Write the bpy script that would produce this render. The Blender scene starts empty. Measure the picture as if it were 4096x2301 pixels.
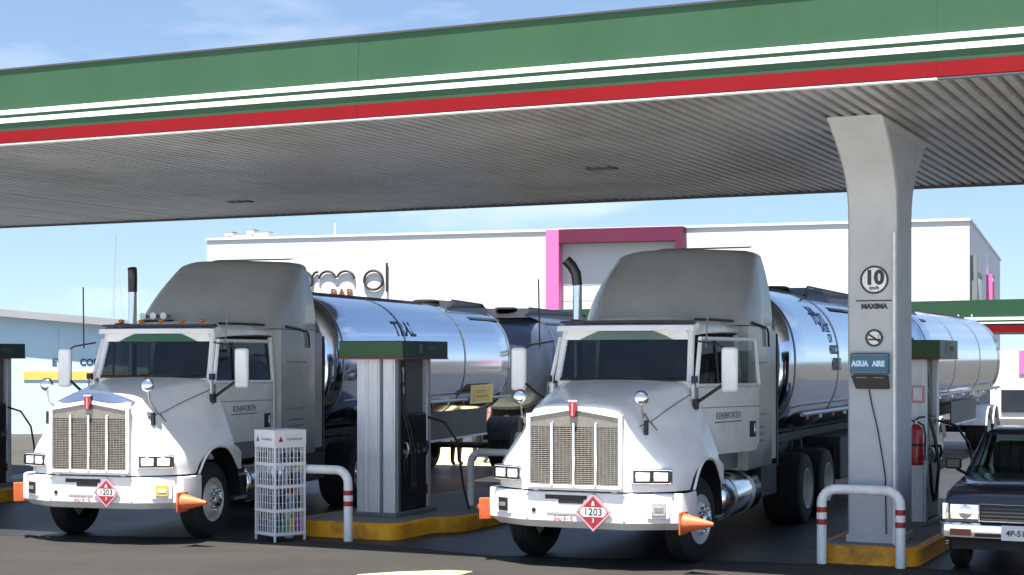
import bpy, math, random
from mathutils import Vector, Matrix
R = math.radians
random.seed(7)
scene = bpy.context.scene
col = scene.collection

# ------------------------------------------------------------------ camera, sky, sun, exposure
cam_d = bpy.data.cameras.new('camera'); cam = bpy.data.objects.new('camera', cam_d); col.objects.link(cam)
cam.location = (0, 0, 2.4); cam.rotation_euler = (R(90), 0, 0)
cam_d.sensor_width = 36; cam_d.lens = 57.3; cam_d.shift_y = 0.0666; cam_d.clip_end = 3000
scene.camera = cam
SUN_EL, SUN_AZ = 72.5, 24.0          # elevation; degrees left of straight behind the camera
w = bpy.data.worlds.new('World'); scene.world = w; w.use_nodes = True
nt = w.node_tree; nt.nodes.clear()
out = nt.nodes.new('ShaderNodeOutputWorld'); bg = nt.nodes.new('ShaderNodeBackground')
sky = nt.nodes.new('ShaderNodeTexSky'); sky.sky_type = 'NISHITA'; sky.sun_disc = False
sky.sun_elevation = R(SUN_EL); sky.sun_rotation = R(180 + SUN_AZ); sky.air_density = 1.1; sky.dust_density = 0.5; sky.ozone_density = 1.6
tc = nt.nodes.new('ShaderNodeTexCoord')
mp = nt.nodes.new('ShaderNodeMapping'); mp.inputs['Scale'].default_value = (2.2, 2.2, 9.0)
nz = nt.nodes.new('ShaderNodeTexNoise'); nz.inputs['Scale'].default_value = 1.6; nz.inputs['Detail'].default_value = 5; nz.inputs['Roughness'].default_value = .55
rp = nt.nodes.new('ShaderNodeValToRGB'); rp.color_ramp.elements[0].position = .56; rp.color_ramp.elements[1].position = .90
rp.color_ramp.elements[0].color = (0, 0, 0, 1); rp.color_ramp.elements[1].color = (.75, .75, .75, 1)
mx = nt.nodes.new('ShaderNodeMixRGB'); mx.inputs[2].default_value = (8.2, 8.1, 8.6, 1)
L = nt.links.new
av = nt.nodes.new('ShaderNodeVectorMath'); av.operation = 'ADD'; av.inputs[1].default_value = (0, 0, .10)
L(tc.outputs['Generated'], av.inputs[0]); L(av.outputs[0], sky.inputs['Vector'])
L(tc.outputs['Generated'], mp.inputs['Vector']); L(mp.outputs[0], nz.inputs['Vector']); L(nz.outputs['Fac'], rp.inputs[0])
L(rp.outputs[0], mx.inputs[0]); L(sky.outputs[0], mx.inputs[1]); L(mx.outputs[0], bg.inputs['Color'])
bg.inputs['Strength'].default_value = 0.066
L(bg.outputs[0], out.inputs['Surface'])
sd = bpy.data.lights.new('sun', 'SUN'); sun = bpy.data.objects.new('sun', sd); col.objects.link(sun)
sd.energy = 5.0; sd.angle = R(.55); sd.color = (1.0, .955, .88)
_e, _a = R(SUN_EL), R(SUN_AZ)
sun.rotation_euler = Vector((-math.sin(_a)*math.cos(_e), -math.cos(_a)*math.cos(_e), math.sin(_e))).to_track_quat('Z', 'Y').to_euler()
vs = scene.view_settings
scene.display_settings.display_device = 'sRGB'
vs.view_transform = 'Standard'; vs.look = 'None'; vs.gamma = 1.0; vs.exposure = 1.55; vs.use_curve_mapping = False

# ------------------------------------------------------------------ helpers
class MB:
    """collects shapes; build() links them as ONE mesh object"""
    def __init__(s): s.v = []; s.f = []
    def add(s, vs, fs):
        o = len(s.v); s.v += [tuple(p) for p in vs]; s.f += [tuple(i+o for i in f) for f in fs]; return s
    def box(s, x0, x1, y0, y1, z0, z1):
        return s.add([(x0,y0,z0),(x1,y0,z0),(x1,y1,z0),(x0,y1,z0),(x0,y0,z1),(x1,y0,z1),(x1,y1,z1),(x0,y1,z1)],
                     [(0,3,2,1),(4,5,6,7),(0,1,5,4),(1,2,6,5),(2,3,7,6),(3,0,4,7)])
    def obox(s, c, ax, ay, az):      # box from centre and three half-axis vectors
        c = Vector(c); ax = Vector(ax); ay = Vector(ay); az = Vector(az); p = []
        for k in (-1, 1):
            for a, b in ((-1,-1),(1,-1),(1,1),(-1,1)): p.append(c+ax*a+ay*b+az*k)
        return s.add(p, [(0,3,2,1),(4,5,6,7),(0,1,5,4),(1,2,6,5),(2,3,7,6),(3,0,4,7)])
    def loft(s, rings, cap0=True, cap1=True, closed=True):
        n = len(rings[0]); vs = [p for r in rings for p in r]; fs = []
        for i in range(len(rings)-1):
            for j in range(n if closed else n-1):
                k = (j+1) % n
                fs.append((i*n+j, i*n+k, (i+1)*n+k, (i+1)*n+j))
        if cap0: fs.append(tuple(range(n-1, -1, -1)))
        if cap1: fs.append(tuple((len(rings)-1)*n+j for j in range(n)))
        return s.add(vs, fs)
    def prism(s, poly, axis, a, b):  # poly: 2D points in the other two axes
        def mk(t): return [((t,p,q) if axis == 'x' else (p,t,q) if axis == 'y' else (p,q,t)) for p, q in poly]
        return s.loft([mk(a), mk(b)])
    def cyl(s, p0, p1, r0, r1=None, n=16, c0=True, c1=True):
        r1 = r0 if r1 is None else r1
        p0 = Vector(p0); p1 = Vector(p1); d = (p1-p0).normalized()
        u = d.orthogonal().normalized(); w_ = d.cross(u)
        rings = [[p+(u*math.cos(2*math.pi*k/n)+w_*math.sin(2*math.pi*k/n))*r for k in range(n)] for p, r in ((p0,r0),(p1,r1))]
        return s.loft(rings, c0, c1)
    def tube(s, pts, r, n=8, caps=True):
        pts = [Vector(p) for p in pts]; rings = []; u = None
        for i, p in enumerate(pts):
            d = ((pts[min(i+1,len(pts)-1)]-p).normalized() + (p-pts[max(i-1,0)]).normalized())
            d = d.normalized() if d.length > 1e-6 else Vector((0,0,1))
            if u is None: u = d.orthogonal().normalized()
            u = (u-d*u.dot(d)).normalized(); w_ = d.cross(u)
            rr = r[i] if isinstance(r, (list, tuple)) else r
            rings.append([p+(u*math.cos(2*math.pi*k/n)+w_*math.sin(2*math.pi*k/n))*rr for k in range(n)])
        return s.loft(rings, caps, caps)
    def lathe(s, o, ax, prof, n=28, caps=True):   # prof: (distance along axis, radius)
        o = Vector(o); d = Vector(ax).normalized(); u = d.orthogonal().normalized(); w_ = d.cross(u)
        return s.loft([[o+d*t+(u*math.cos(2*math.pi*k/n)+w_*math.sin(2*math.pi*k/n))*r for k in range(n)] for t, r in prof], caps, caps)
    def sphere(s, c, r, n=14, sx=1, sy=1, sz=1):
        c = Vector(c); rings = []
        for i in range(1, n//2+3):
            a = math.pi*i/(n//2+3)
            rings.append([(c.x+sx*r*math.sin(a)*math.cos(2*math.pi*k/n), c.y+sy*r*math.sin(a)*math.sin(2*math.pi*k/n), c.z+sz*r*math.cos(a)) for k in range(n)])
        return s.loft(rings)
    def build(s, name, m, parent=None, bevel=0, sharp=35, kind=None, label=None, flip=False):
        me = bpy.data.meshes.new(name); me.from_pydata(s.v, [], s.f); me.update()
        import bmesh
        b = bmesh.new(); b.from_mesh(me); bmesh.ops.recalc_face_normals(b, faces=b.faces); b.to_mesh(me); b.free()
        for p in me.polygons: p.use_smooth = True
        me.set_sharp_from_angle(angle=R(sharp))
        if m is not None: me.materials.append(M[m] if isinstance(m, str) else m)
        o = bpy.data.objects.new(name, me); col.objects.link(o)
        if parent is not None: o.parent = parent
        if bevel:
            bm = o.modifiers.new('bevel', 'BEVEL'); bm.width = bevel; bm.segments = 2; bm.limit_method = 'ANGLE'; bm.angle_limit = R(40)
        if kind: o['kind'] = kind
        if label: o['label'] = label
        return o
def tag(o, label, cat, group=None):
    o['label'] = label; o['category'] = cat
    if group: o['group'] = group
    return o
def thing(name, label, cat, loc=(0,0,0), th=0, group=None):
    o = bpy.data.objects.new(name, None); col.objects.link(o); o.empty_display_size = .2
    o.location = loc; o.rotation_euler = (0, 0, -R(th))
    return tag(o, label, cat, group)
def copy_tree(o, parent=None):
    c = o.copy(); col.objects.link(c); c.parent = parent
    for ch in list(o.children): copy_tree(ch, c)
    return c
def text(name, s, size, m, parent, mat4, ext=.002, bold=0.0, font_sx=1.0, fn=None):
    cu = bpy.data.curves.new(name, 'FONT'); cu.body = s; cu.size = size; cu.align_x = 'CENTER'; cu.align_y = 'CENTER'; cu.extrude = ext; cu.offset = bold
    cu.resolution_u = 3
    t = bpy.data.objects.new(name+'_tmp', cu); col.objects.link(t)
    dg = bpy.context.evaluated_depsgraph_get(); me = bpy.data.meshes.new_from_object(t.evaluated_get(dg))
    bpy.data.objects.remove(t); bpy.data.curves.remove(cu)
    me.transform(Matrix.Diagonal((font_sx, 1, 1, 1)))
    if fn:
        for v in me.vertices: v.co = fn(v.co)
        me.update()
    me.materials.clear(); me.materials.append(M[m])
    o = bpy.data.objects.new(name, me); col.objects.link(o); o.parent = parent
    if mat4 is not None: o.matrix_local = mat4
    return o
def frame_mat(o, xdir, ydir):   # text placed at o, reading along xdir, up along ydir
    x = Vector(xdir).normalized(); y = Vector(ydir).normalized(); z = x.cross(y)
    m = Matrix((x, y, z)).transposed().to_4x4(); m.translation = Vector(o); return m

# ------------------------------------------------------------------ materials
M = {}
def mat(name, c, rough=.5, metal=0., var=0., vs_=4., bump=0., bs=60., coat=0., dirt=None, dirt_amt=0., emit=None, spec=.5, trans=0., alpha=1., stretch=None, pos=False):
    m = bpy.data.materials.new(name); m.use_nodes = True; n = m.node_tree.nodes; l = m.node_tree.links
    b = n['Principled BSDF']; b.inputs['Base Color'].default_value = (*c, 1); b.inputs['Roughness'].default_value = rough
    b.inputs['Metallic'].default_value = metal; b.inputs['Coat Weight'].default_value = coat; b.inputs['Coat Roughness'].default_value = .08
    b.inputs['Specular IOR Level'].default_value = spec; b.inputs['Transmission Weight'].default_value = trans; b.inputs['Alpha'].default_value = alpha
    t = n.new('ShaderNodeTexCoord'); src = t.outputs['Object']
    if pos: src = n.new('ShaderNodeNewGeometry').outputs['Position']
    if stretch:
        mp = n.new('ShaderNodeMapping'); mp.inputs['Scale'].default_value = stretch; l.new(src, mp.inputs[0]); src = mp.outputs[0]
    if var or dirt:
        nz = n.new('ShaderNodeTexNoise'); nz.inputs['Scale'].default_value = vs_; nz.inputs['Detail'].default_value = 6; nz.inputs['Roughness'].default_value = .62
        l.new(src, nz.inputs['Vector'])
        r = n.new('ShaderNodeValToRGB'); e = r.color_ramp.elements
        e[0].position = .3; e[1].position = .72
        e[0].color = (*[max(0, k*(1-var)) for k in c], 1); e[1].color = (*[min(1, k*(1+var)) for k in c], 1)
        l.new(nz.outputs['Fac'], r.inputs[0]); last = r.outputs[0]
        if dirt:
            n2 = n.new('ShaderNodeTexNoise'); n2.inputs['Scale'].default_value = vs_*.45; n2.inputs['Detail'].default_value = 9; n2.inputs['Roughness'].default_value = .7
            l.new(src, n2.inputs['Vector'])
            r2 = n.new('ShaderNodeValToRGB'); r2.color_ramp.elements[0].position = .48; r2.color_ramp.elements[1].position = .70
            r2.color_ramp.elements[0].color = (0,0,0,1); r2.color_ramp.elements[1].color = (dirt_amt,)*3+(1,)
            l.new(n2.outputs['Fac'], r2.inputs[0])
            mm = n.new('ShaderNodeMixRGB'); mm.inputs[2].default_value = (*dirt, 1); l.new(r2.outputs[0], mm.inputs[0]); l.new(last, mm.inputs[1]); last = mm.outputs[0]
        l.new(last, b.inputs['Base Color'])
        rr = n.new('ShaderNodeMapRange'); rr.inputs['To Min'].default_value = max(0, rough*.8); rr.inputs['To Max'].default_value = min(1, rough*1.3+.03)
        l.new(nz.outputs['Fac'], rr.inputs['Value']); l.new(rr.outputs[0], b.inputs['Roughness'])
    if bump:
        n3 = n.new('ShaderNodeTexNoise'); n3.inputs['Scale'].default_value = bs; n3.inputs['Detail'].default_value = 5; l.new(src, n3.inputs['Vector'])
        bp = n.new('ShaderNodeBump'); bp.inputs['Strength'].default_value = bump; bp.inputs['Distance'].default_value = .02
        l.new(n3.outputs['Fac'], bp.inputs['Height']); l.new(bp.outputs[0], b.inputs['Normal'])
    if emit: b.inputs['Emission Color'].default_value = (*emit, 1); b.inputs['Emission Strength'].default_value = 1
    M[name] = m; return m
mat('truck_white', (.86,.86,.84), .32, 0, .05, 3, coat=.5, dirt=(.42,.40,.36), dirt_amt=.35)
mat('bumper_white', (.80,.80,.79), .35, 0, .04, 5, coat=.4, dirt=(.40,.37,.32), dirt_amt=.4)
mat('truck_gray', (.40,.41,.40), .38, 0, .07, 2.5, coat=.35, dirt=(.18,.17,.16), dirt_amt=.3)
mat('grey_trim', (.20,.21,.21), .5, 0, .1, 8)
mat('chrome', (.78,.79,.80), .12, 1.0, .05, 12)
mat('polished', (.66,.72,.84), .09, 1.0, .05, 1.2, bump=.008, bs=3.5, stretch=(1,.25,1))
mat('steel_dull', (.42,.43,.44), .38, 1.0, .15, 10)
mat('alu', (.66,.68,.70), .42, .35, .08, 4, stretch=(8,8,.6), dirt=(.3,.3,.3), dirt_amt=.25)
mat('black', (.012,.012,.014), .45, 0, .3, 8)
mat('black_paint', (.018,.019,.022), .3, 0, .2, 5)
mat('rubber', (.014,.014,.014), .75, 0, .35, 9, bump=.3, bs=70)
mat('chassis', (.02,.02,.021), .6, 0, .4, 6, dirt=(.09,.08,.065), dirt_amt=.5)
mat('grille', (.24,.225,.20), .42, .5, .15, 20)
mat('grille_back', (.05,.047,.042), .6, 0, .3, 20)
mat('interior', (.018,.018,.02), .7, 0, .3, 5)
mat('seat', (.07,.065,.06), .8, 0, .2, 9)
mat('red', (.50,.03,.035), .4, 0, .08, 6)
mat('red_dark', (.30,.018,.025), .38, 0, .12, 6)
mat('ext_red', (.42,.016,.02), .25, 0, .08, 6, coat=.4)
mat('amber', (.75,.22,.02), .3, 0, .1, 10)
mat('amber_dark', (.22,.06,.02), .35, 0, .1, 10)
mat('fog_yellow', (.62,.45,.06), .25, 0, .1, 20)
mat('lamp_glass', (.75,.77,.78), .08, .85, .2, 30)
mat('white_tape', (.85,.83,.80), .35, 0, .05, 10)
mat('cone_orange', (.62,.125,.035), .5, 0, .08, 6, dirt=(.35,.12,.05), dirt_amt=.35)
mat('yellow_plate', (.85,.52,.02), .4, 0, .08, 10)
mat('plate_white', (.78,.77,.76), .4, 0, .05, 10)
mat('placard_pink', (.62,.30,.35), .4, 0, .08, 12)
mat('ink', (.03,.03,.035), .5)
mat('ink_red', (.38,.05,.06), .5)
mat('ink_blue', (.02,.03,.12), .5)
mat('green_fascia', (.026,.076,.040), .55, 0, .07, .6, stretch=(1.6,1,.35), bump=.02, bs=1.2, dirt=(.030,.080,.034), dirt_amt=.35, spec=.25)
mat('white_fascia', (.80,.84,.81), .4, 0, .03, 1)
mat('red_fascia', (.175,.005,.009), .6, 0, .06, 1, spec=.12)
mat('soffit', (.50,.50,.49), .36, .55, .22, .55, dirt=(.20,.19,.175), dirt_amt=.6, pos=True)  # broad tone patches also paint uneven reflections into the metal
mat('soffit_back', (.05,.05,.05), .7)
mat('trim_dark', (.05,.05,.055), .5)
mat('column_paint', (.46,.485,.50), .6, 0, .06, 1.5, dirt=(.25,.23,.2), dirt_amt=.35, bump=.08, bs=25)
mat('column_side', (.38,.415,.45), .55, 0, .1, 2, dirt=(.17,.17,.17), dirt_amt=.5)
mat('curb_yellow', (.85,.37,.010), .55, 0, .16, 5, dirt=(.16,.09,.03), dirt_amt=.85, bump=.15, bs=30)
mat('island_top', (.22,.21,.19), .8, 0, .15, 4, bump=.2, bs=40)
mat('hoop_white', (.84,.84,.82), .42, 0, .06, 6, dirt=(.30,.28,.25), dirt_amt=.45)
mat('hoop_red', (.36,.02,.03), .42, 0, .1, 8)
mat('disp_green', (.010,.045,.018), .4, 0, .15, 3)
mat('disp_green_front', (.018,.075,.018), .45, 0, .15, 3)
mat('disp_black', (.012,.014,.016), .4, 0, .25, 4)
mat('disp_grey', (.16,.165,.175), .5, 0, .1, 4)
mat('rack_white', (.82,.82,.82), .35, 0, .03, 8)
mat('sign_blue', (.035,.13,.21), .4, 0, .08, 6)
mat('sign_text', (.55,.72,.85), .4)
mat('wall_white', (.78,.76,.73), .8, 0, .03, .08, dirt=(.6,.58,.55), dirt_amt=.2)
mat('wall_beige', (.68,.66,.62), .8, 0, .03, .1)
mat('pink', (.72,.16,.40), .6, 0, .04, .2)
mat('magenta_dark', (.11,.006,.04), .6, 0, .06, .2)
mat('letter', (.03,.028,.025), .6)
mat('letter_brown', (.20,.08,.04), .6)
mat('pale_blue', (.52,.70,.80), .7, 0, .04, .5, dirt=(.45,.6,.68), dirt_amt=.3)
mat('roof_grey', (.33,.33,.34), .6, 0, .08, .6)
mat('band_yellow', (.75,.52,.12), .6, 0, .05, 1)
mat('navy', (.012,.016,.030), .22, .3, .1, 3, coat=.8)
mat('mast', (.42,.45,.50), .6)
mat('store_red', (.12,.010,.022), .5, 0, .1, 1)
mat('glass_far', (.03,.035,.045), .1, 0, .2, 1)
for i, c in enumerate(((.05,.10,.30),(.03,.03,.035),(.62,.50,.05),(.05,.30,.10),(.45,.04,.06),(.70,.72,.74),(.20,.33,.42),(.40,.05,.30))):
    mat('bottle%d' % i, c, .3, 0, .1, 20)
def glass(name, tint, dens, rough=.02):
    m = bpy.data.materials.new(name); m.use_nodes = True; n = m.node_tree.nodes; l = m.node_tree.links; n.clear()
    o = n.new('ShaderNodeOutputMaterial'); mixs = n.new('ShaderNodeMixShader'); tr = n.new('ShaderNodeBsdfTransparent'); gl = n.new('ShaderNodeBsdfGlossy')
    tr.inputs[0].default_value = (*[t*dens for t in tint], 1); gl.inputs['Roughness'].default_value = rough
    lw_ = n.new('ShaderNodeLayerWeight'); lw_.inputs['Blend'].default_value = .5
    pw = n.new('ShaderNodeMath'); pw.operation = 'POWER'; pw.inputs[1].default_value = 5; l.new(lw_.outputs['Facing'], pw.inputs[0])
    fr = n.new('ShaderNodeMath'); fr.operation = 'MULTIPLY_ADD'; fr.inputs[1].default_value = .9; fr.inputs[2].default_value = .045; l.new(pw.outputs[0], fr.inputs[0])
    l.new(fr.outputs[0], mixs.inputs[0]); l.new(tr.outputs[0], mixs.inputs[1]); l.new(gl.outputs[0], mixs.inputs[2]); l.new(mixs.outputs[0], o.inputs[0])
    M[name] = m
glass('windshield', (.75,.9,.85), .55); glass('tint_strip', (.5,.85,.7), .5); glass('side_glass', (.8,.9,.9), .6); glass('dark_glass', (.8,.9,.95), .12)
# ground: worn asphalt with streaks, stains and fine cracks
def ground_mat(name, c1, c2, rough, scale, crack=.85, stain=(.05,.048,.045)):
    m = bpy.data.materials.new(name); m.use_nodes = True; n = m.node_tree.nodes; l = m.node_tree.links; b = n['Principled BSDF']
    t = n.new('ShaderNodeTexCoord')
    def noise(s, d, ro=.6, vec=None):
        k = n.new('ShaderNodeTexNoise'); k.inputs['Scale'].default_value = s; k.inputs['Detail'].default_value = d; k.inputs['Roughness'].default_value = ro
        l.new(vec or t.outputs['Object'], k.inputs['Vector']); return k
    a = noise(scale, 8); f = noise(95, 4); st = noise(.55, 7, .7)
    mp = n.new('ShaderNodeMapping'); mp.inputs['Rotation'].default_value = (0, 0, R(25)); mp.inputs['Scale'].default_value = (.12, 1.6, 1); l.new(t.outputs['Object'], mp.inputs[0])
    sk = noise(1.2, 6, .65, mp.outputs[0])
    r = n.new('ShaderNodeValToRGB'); r.color_ramp.elements[0].position = .32; r.color_ramp.elements[1].position = .70
    r.color_ramp.elements[0].color = (*c1, 1); r.color_ramp.elements[1].color = (*c2, 1); l.new(a.outputs['Fac'], r.inputs[0])
    def mixin(last, fac_node, lo, hi, colr, amt):
        q = n.new('ShaderNodeMapRange'); q.inputs['From Min'].default_value = lo; q.inputs['From Max'].default_value = hi; q.inputs['To Max'].default_value = amt; l.new(fac_node.outputs['Fac'], q.inputs['Value'])
        x = n.new('ShaderNodeMixRGB'); x.inputs[2].default_value = (*colr, 1); l.new(q.outputs[0], x.inputs[0]); l.new(last, x.inputs[1]); return x.outputs[0]
    last = mixin(r.outputs[0], sk, .47, .70, stain, .75); last = mixin(last, st, .53, .68, stain, .85); last = mixin(last, f, .45, .75, tuple(k*1.5 for k in c2), .35)
    vo = n.new('ShaderNodeTexVoronoi'); vo.feature = 'DISTANCE_TO_EDGE'; vo.inputs['Scale'].default_value = .33
    wob = noise(1.5, 5); mxv = n.new('ShaderNodeMixRGB'); mxv.inputs[0].default_value = .25; l.new(t.outputs['Object'], mxv.inputs[1]); l.new(wob.outputs['Color'], mxv.inputs[2]); l.new(mxv.outputs[0], vo.inputs['Vector'])
    q = n.new('ShaderNodeMapRange'); q.inputs['From Min'].default_value = .0; q.inputs['From Max'].default_value = .006; q.inputs['To Min'].default_value = crack; q.inputs['To Max'].default_value = 0; l.new(vo.outputs['Distance'], q.inputs['Value'])
    x = n.new('ShaderNodeMixRGB'); x.inputs[2].default_value = (.02,.02,.02,1); l.new(q.outputs[0], x.inputs[0]); l.new(last, x.inputs[1])
    l.new(x.outputs[0], b.inputs['Base Color'])
    rr = n.new('ShaderNodeMapRange'); rr.inputs['To Min'].default_value = rough*.7; rr.inputs['To Max'].default_value = min(1, rough*1.25); l.new(st.outputs['Fac'], rr.inputs['Value']); l.new(rr.outputs[0], b.inputs['Roughness'])
    bp = n.new('ShaderNodeBump'); bp.inputs['Strength'].default_value = .35; bp.inputs['Distance'].default_value = .01; l.new(f.outputs['Fac'], bp.inputs['Height']); l.new(bp.outputs[0], b.inputs['Normal'])
    M[name] = m
ground_mat('asphalt', (.0155,.0140,.0118), (.0285,.0258,.0220), .85, .5, stain=(.013,.012,.0105))
ground_mat('worn_paving', (.030,.027,.021), (.052,.047,.037), .85, .3, crack=.3, stain=(.03,.027,.022))
ground_mat('bounce_concrete', (.52,.49,.45), (.61,.58,.535), .85, .3, crack=.3, stain=(.31,.28,.23))
ground_mat('dark_asphalt', (.017,.0172,.018), (.032,.032,.032), .5, .8, crack=.2, stain=(.012,.012,.014))
mat('line_yellow', (.55,.42,.22), .7, 0, .15, 6, dirt=(.2,.17,.13), dirt_amt=.8)

# ------------------------------------------------------------------ measuring frame of the photograph (2576 px wide)
F_, CX_, HY_, CH_ = 4100., 1288., 895., 2.4
def onz(x, y, z=0.):
    t = (z-CH_)*F_/(HY_-y); return Vector(((x-CX_)/F_*t, t, z))
TH = 25                                     # forecourt direction
CO = Vector((-6.44, 20.5, 0)); UD = Vector((math.cos(R(TH)), -math.sin(R(TH)), 0)); VD = Vector((math.sin(R(TH)), math.cos(R(TH)), 0))
def uv(u, v, z=0.): return CO + UD*u + VD*v + Vector((0, 0, z))

# ------------------------------------------------------------------ setting
MB().add([(-900,-900,0),(900,-900,0),(900,1500,0),(-900,1500,0)], [(0,1,2,3)]).build('ground', 'worn_paving', kind='structure')
MB().add([uv(-45,-60,.004), uv(45,-60,.004), uv(45,-2.802,.004), uv(-45,-2.802,.004)], [(0,1,2,3)]).build('bounce_apron', 'bounce_concrete', kind='structure')  # unseen pale ground, added to bounce sunlight into the shaded areas
MB().add([uv(-60,-2.8,.004), uv(60,-2.8,.004), uv(60,4.5,.004), uv(-60,4.5,.004)], [(0,1,2,3)]).build('asphalt_lane', 'asphalt', kind='structure')
edge = [(-900,1345),(-300,1346),(0,1348),(250,1350),(480,1353),(700,1362),(900,1368),(1060,1382),(1220,1399),(1480,1406),(1700,1409),(2040,1421),(2300,1432),(2576,1446),(2900,1462)]
ep = [onz(x, y) for x, y in edge]
front = []
for a, b in zip(ep, ep[1:]):
    for k in range(6):
        p = a.lerp(b, k/6); front.append((p.x, p.y+random.uniform(-.035, .035), .008))
slab = front + [tuple(uv(19, 36, .008)), tuple(uv(-16, 36, .008))]  # rear part added far back to darken the left tank's reflection
MB().add(slab, [tuple(range(len(slab)))]).build('forecourt_paving', 'dark_asphalt', kind='structure')
pl = [onz(898,1447), onz(1000,1440), onz(1130,1436), onz(1190,1439), onz(1150,1450), onz(900,1462)]
MB().add([(p.x, p.y, .008) for p in pl], [tuple(range(6))]).build('painted_line', 'line_yellow', kind='structure')

# ------------------------------------------------------------------ canopy over the pumps
ZB, ZT, DEP = 5.05, 5.98, 10.1
U0, U1 = -14.0, 18.0
can = thing('station_canopy', 'long filling station canopy with green white and red fascia and ribbed metal ceiling', 'canopy', CO, TH)
MB().box(U0, U1, .06, DEP-.06, ZB+.09, ZB+.16).build('ceiling_deck', 'soffit_back', can)
MB().box(U0, U1, .08, DEP-.08, ZT-.25, ZT-.15).build('roof', 'roof_grey', can)
for i in range(5):
    a0, a1 = U0+i*(U1-U0)/5+.001, U0+(i+1)*(U1-U0)/5-.001; jy = random.uniform(-.002, .002)
    fa = MB().box(a0, a1, 0+jy, .05, ZB+.12, ZT).build('fascia_panel', 'green_fascia', can)
    MB().box(a0, a1, -.022+jy, -.001+jy, ZB+.372, ZB+.428).build('stripe', 'white_fascia', fa)
    MB().box(a0, a1, -.022+jy, -.001+jy, ZB+.268, ZB+.326).build('stripe', 'white_fascia', fa)
    MB().box(a0, a1, -.035+jy, .055, ZB+.015, ZB+.162+jy*.5).build('red_band', 'red_fascia', fa)
    MB().box(a0, a1, -.02, .06, ZT, ZT+.022).build('coping', 'trim_dark', fa)
    MB().box(a0, a1, -.03, .07, ZB-.006, ZB+.008).build('drip_trim', 'disp_grey' if i % 3 == 1 else 'plate_white', fa)
MB().box(U0, U1, DEP-.05, DEP, ZB-.03, ZT).build('rear_fascia', 'trim_dark', can)
PITCH = .152; n = int((U1-U0)/PITCH)
sm = MB().prism([(-.040,ZB+.004),(-.050,ZB+.05),(-.062,ZB+.088),(.062,ZB+.088),(.050,ZB+.05),(.040,ZB+.004)], 'y', .075, DEP-.055).build('slat', 'soffit', can, sharp=20)
for i in range(n):
    o = sm if i == 0 else sm.copy()
    if i: col.objects.link(o); o.parent = can
    o.location = (U0+PITCH*(i+.5), 0, random.uniform(-.003, .004))
for u, v in ((-1.6, 7.6), (5.9, 5.6), (12.8, 6.4)):
    l_ = MB().box(u-.22, u+.22, v-.10, v+.10, ZB-.012, ZB+.02).build('light_fixture', 'trim_dark', can, bevel=.01)
    MB().box(u-.18, u+.18, v-.07, v+.07, ZB-.015, ZB-.0125).build('lens', 'disp_grey', l_)

def column(label, u, v0, signs):
    W, D = .283, .80
    t = thing('canopy_column', label, 'column', uv(u, v0, .22), TH, 'columns carrying the canopy')
    zt = ZB-.22+.01
    def fl(z):   # flare of the depth at height z
        q = max(0, (z-3.82)/(zt-3.82)); return .95*(q**2.1)
    zs = [0, 1, 2, 3, 3.7]+[3.82+(zt-3.82)*i/10 for i in range(11)]
    def sec(z, f, wf=0): return [(-W-wf,-f,z),(W+wf,-f,z),(W+wf,D+f,z),(-W-wf,D+f,z)]
    MB().loft([sec(z, fl(z), .03*(fl(z)/.95)) for z in zs]).build('shaft', 'column_paint', t, bevel=.018, sharp=25)
    # side cladding, one sheet per side, set 3 mm proud
    for s in (-1, 1):
        x0 = s*(W+.004)
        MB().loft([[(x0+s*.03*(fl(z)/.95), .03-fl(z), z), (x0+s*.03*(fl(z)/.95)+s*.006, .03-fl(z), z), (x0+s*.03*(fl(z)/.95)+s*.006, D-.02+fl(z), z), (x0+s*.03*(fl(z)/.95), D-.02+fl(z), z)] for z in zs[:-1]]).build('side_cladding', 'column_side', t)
    MB().box(-W-.03, W+.03, -.03, D+.03, .0, .10).build('plinth', 'column_paint', t, bevel=.02)
    return t
cB = column('grey canopy column with circled 10 speed sign and blue box', 10.30, 3.05, True)
cC = column('canopy column at the left edge of the picture, only its flared top in view', -4.95, 3.2, False)
# things on the column: speed sign, no smoking sign
def ring(mb, c, r0, r1, y0, y1, n=40):
    for k in range(n):
        a, b = 2*math.pi*k/n, 2*math.pi*(k+1)/n
        q = []
        for y in (y0, y1):
            for rr, an in ((r0,a),(r1,a),(r1,b),(r0,b)): q.append((c[0]+rr*math.cos(an), y, c[2]+rr*math.sin(an)))
        mb.add(q, [(0,1,2,3),(7,6,5,4),(1,5,6,2),(0,3,7,4)])
    return mb
sg = thing('speed_limit_sign', 'circled 10 painted black above the word MAXIMA on the column', 'sign', uv(10.30, 3.05, .22)-VD*.004, TH)
SZ = 2.4+(895-705)*19.0/4100-.22          # height of the circle's centre over the island
MB().lathe((.02,0,SZ), (0,-1,0), [(-.001,.141),(.001,.141)], 40).build('disc', 'hoop_white', sg)
ring(MB(), (.02,0,SZ), .142, .165, -.006, 0).build('ring', 'ink', sg)
text('numeral', '10', .225, 'ink', sg, frame_mat((.02,-.003,SZ+.02), (1,0,0), (0,0,1)), bold=.011)
text('unit_text', 'km/h', .055, 'ink', sg, frame_mat((.02,-.003,SZ-.095), (1,0,0), (0,0,1)), bold=.002)
MB().box(-.19, .22, -.006, 0, SZ-.25, SZ-.236).build('underline', 'ink', sg)
text('word', 'MAXIMA', .078, 'ink', sg, frame_mat((.02,-.003,SZ-.31), (1,0,0), (0,0,1)), bold=.005)
ns = thing('no_smoking_sign', 'round no smoking sign on the column under the word MAXIMA', 'sign', uv(10.30, 3.05, .22)-VD*.004, TH)
NZ = SZ-.675
MB().lathe((.02,0,NZ), (0,-1,0), [(0,.1),(.003,.1)], 36).build('disc', 'plate_white', ns)
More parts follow.
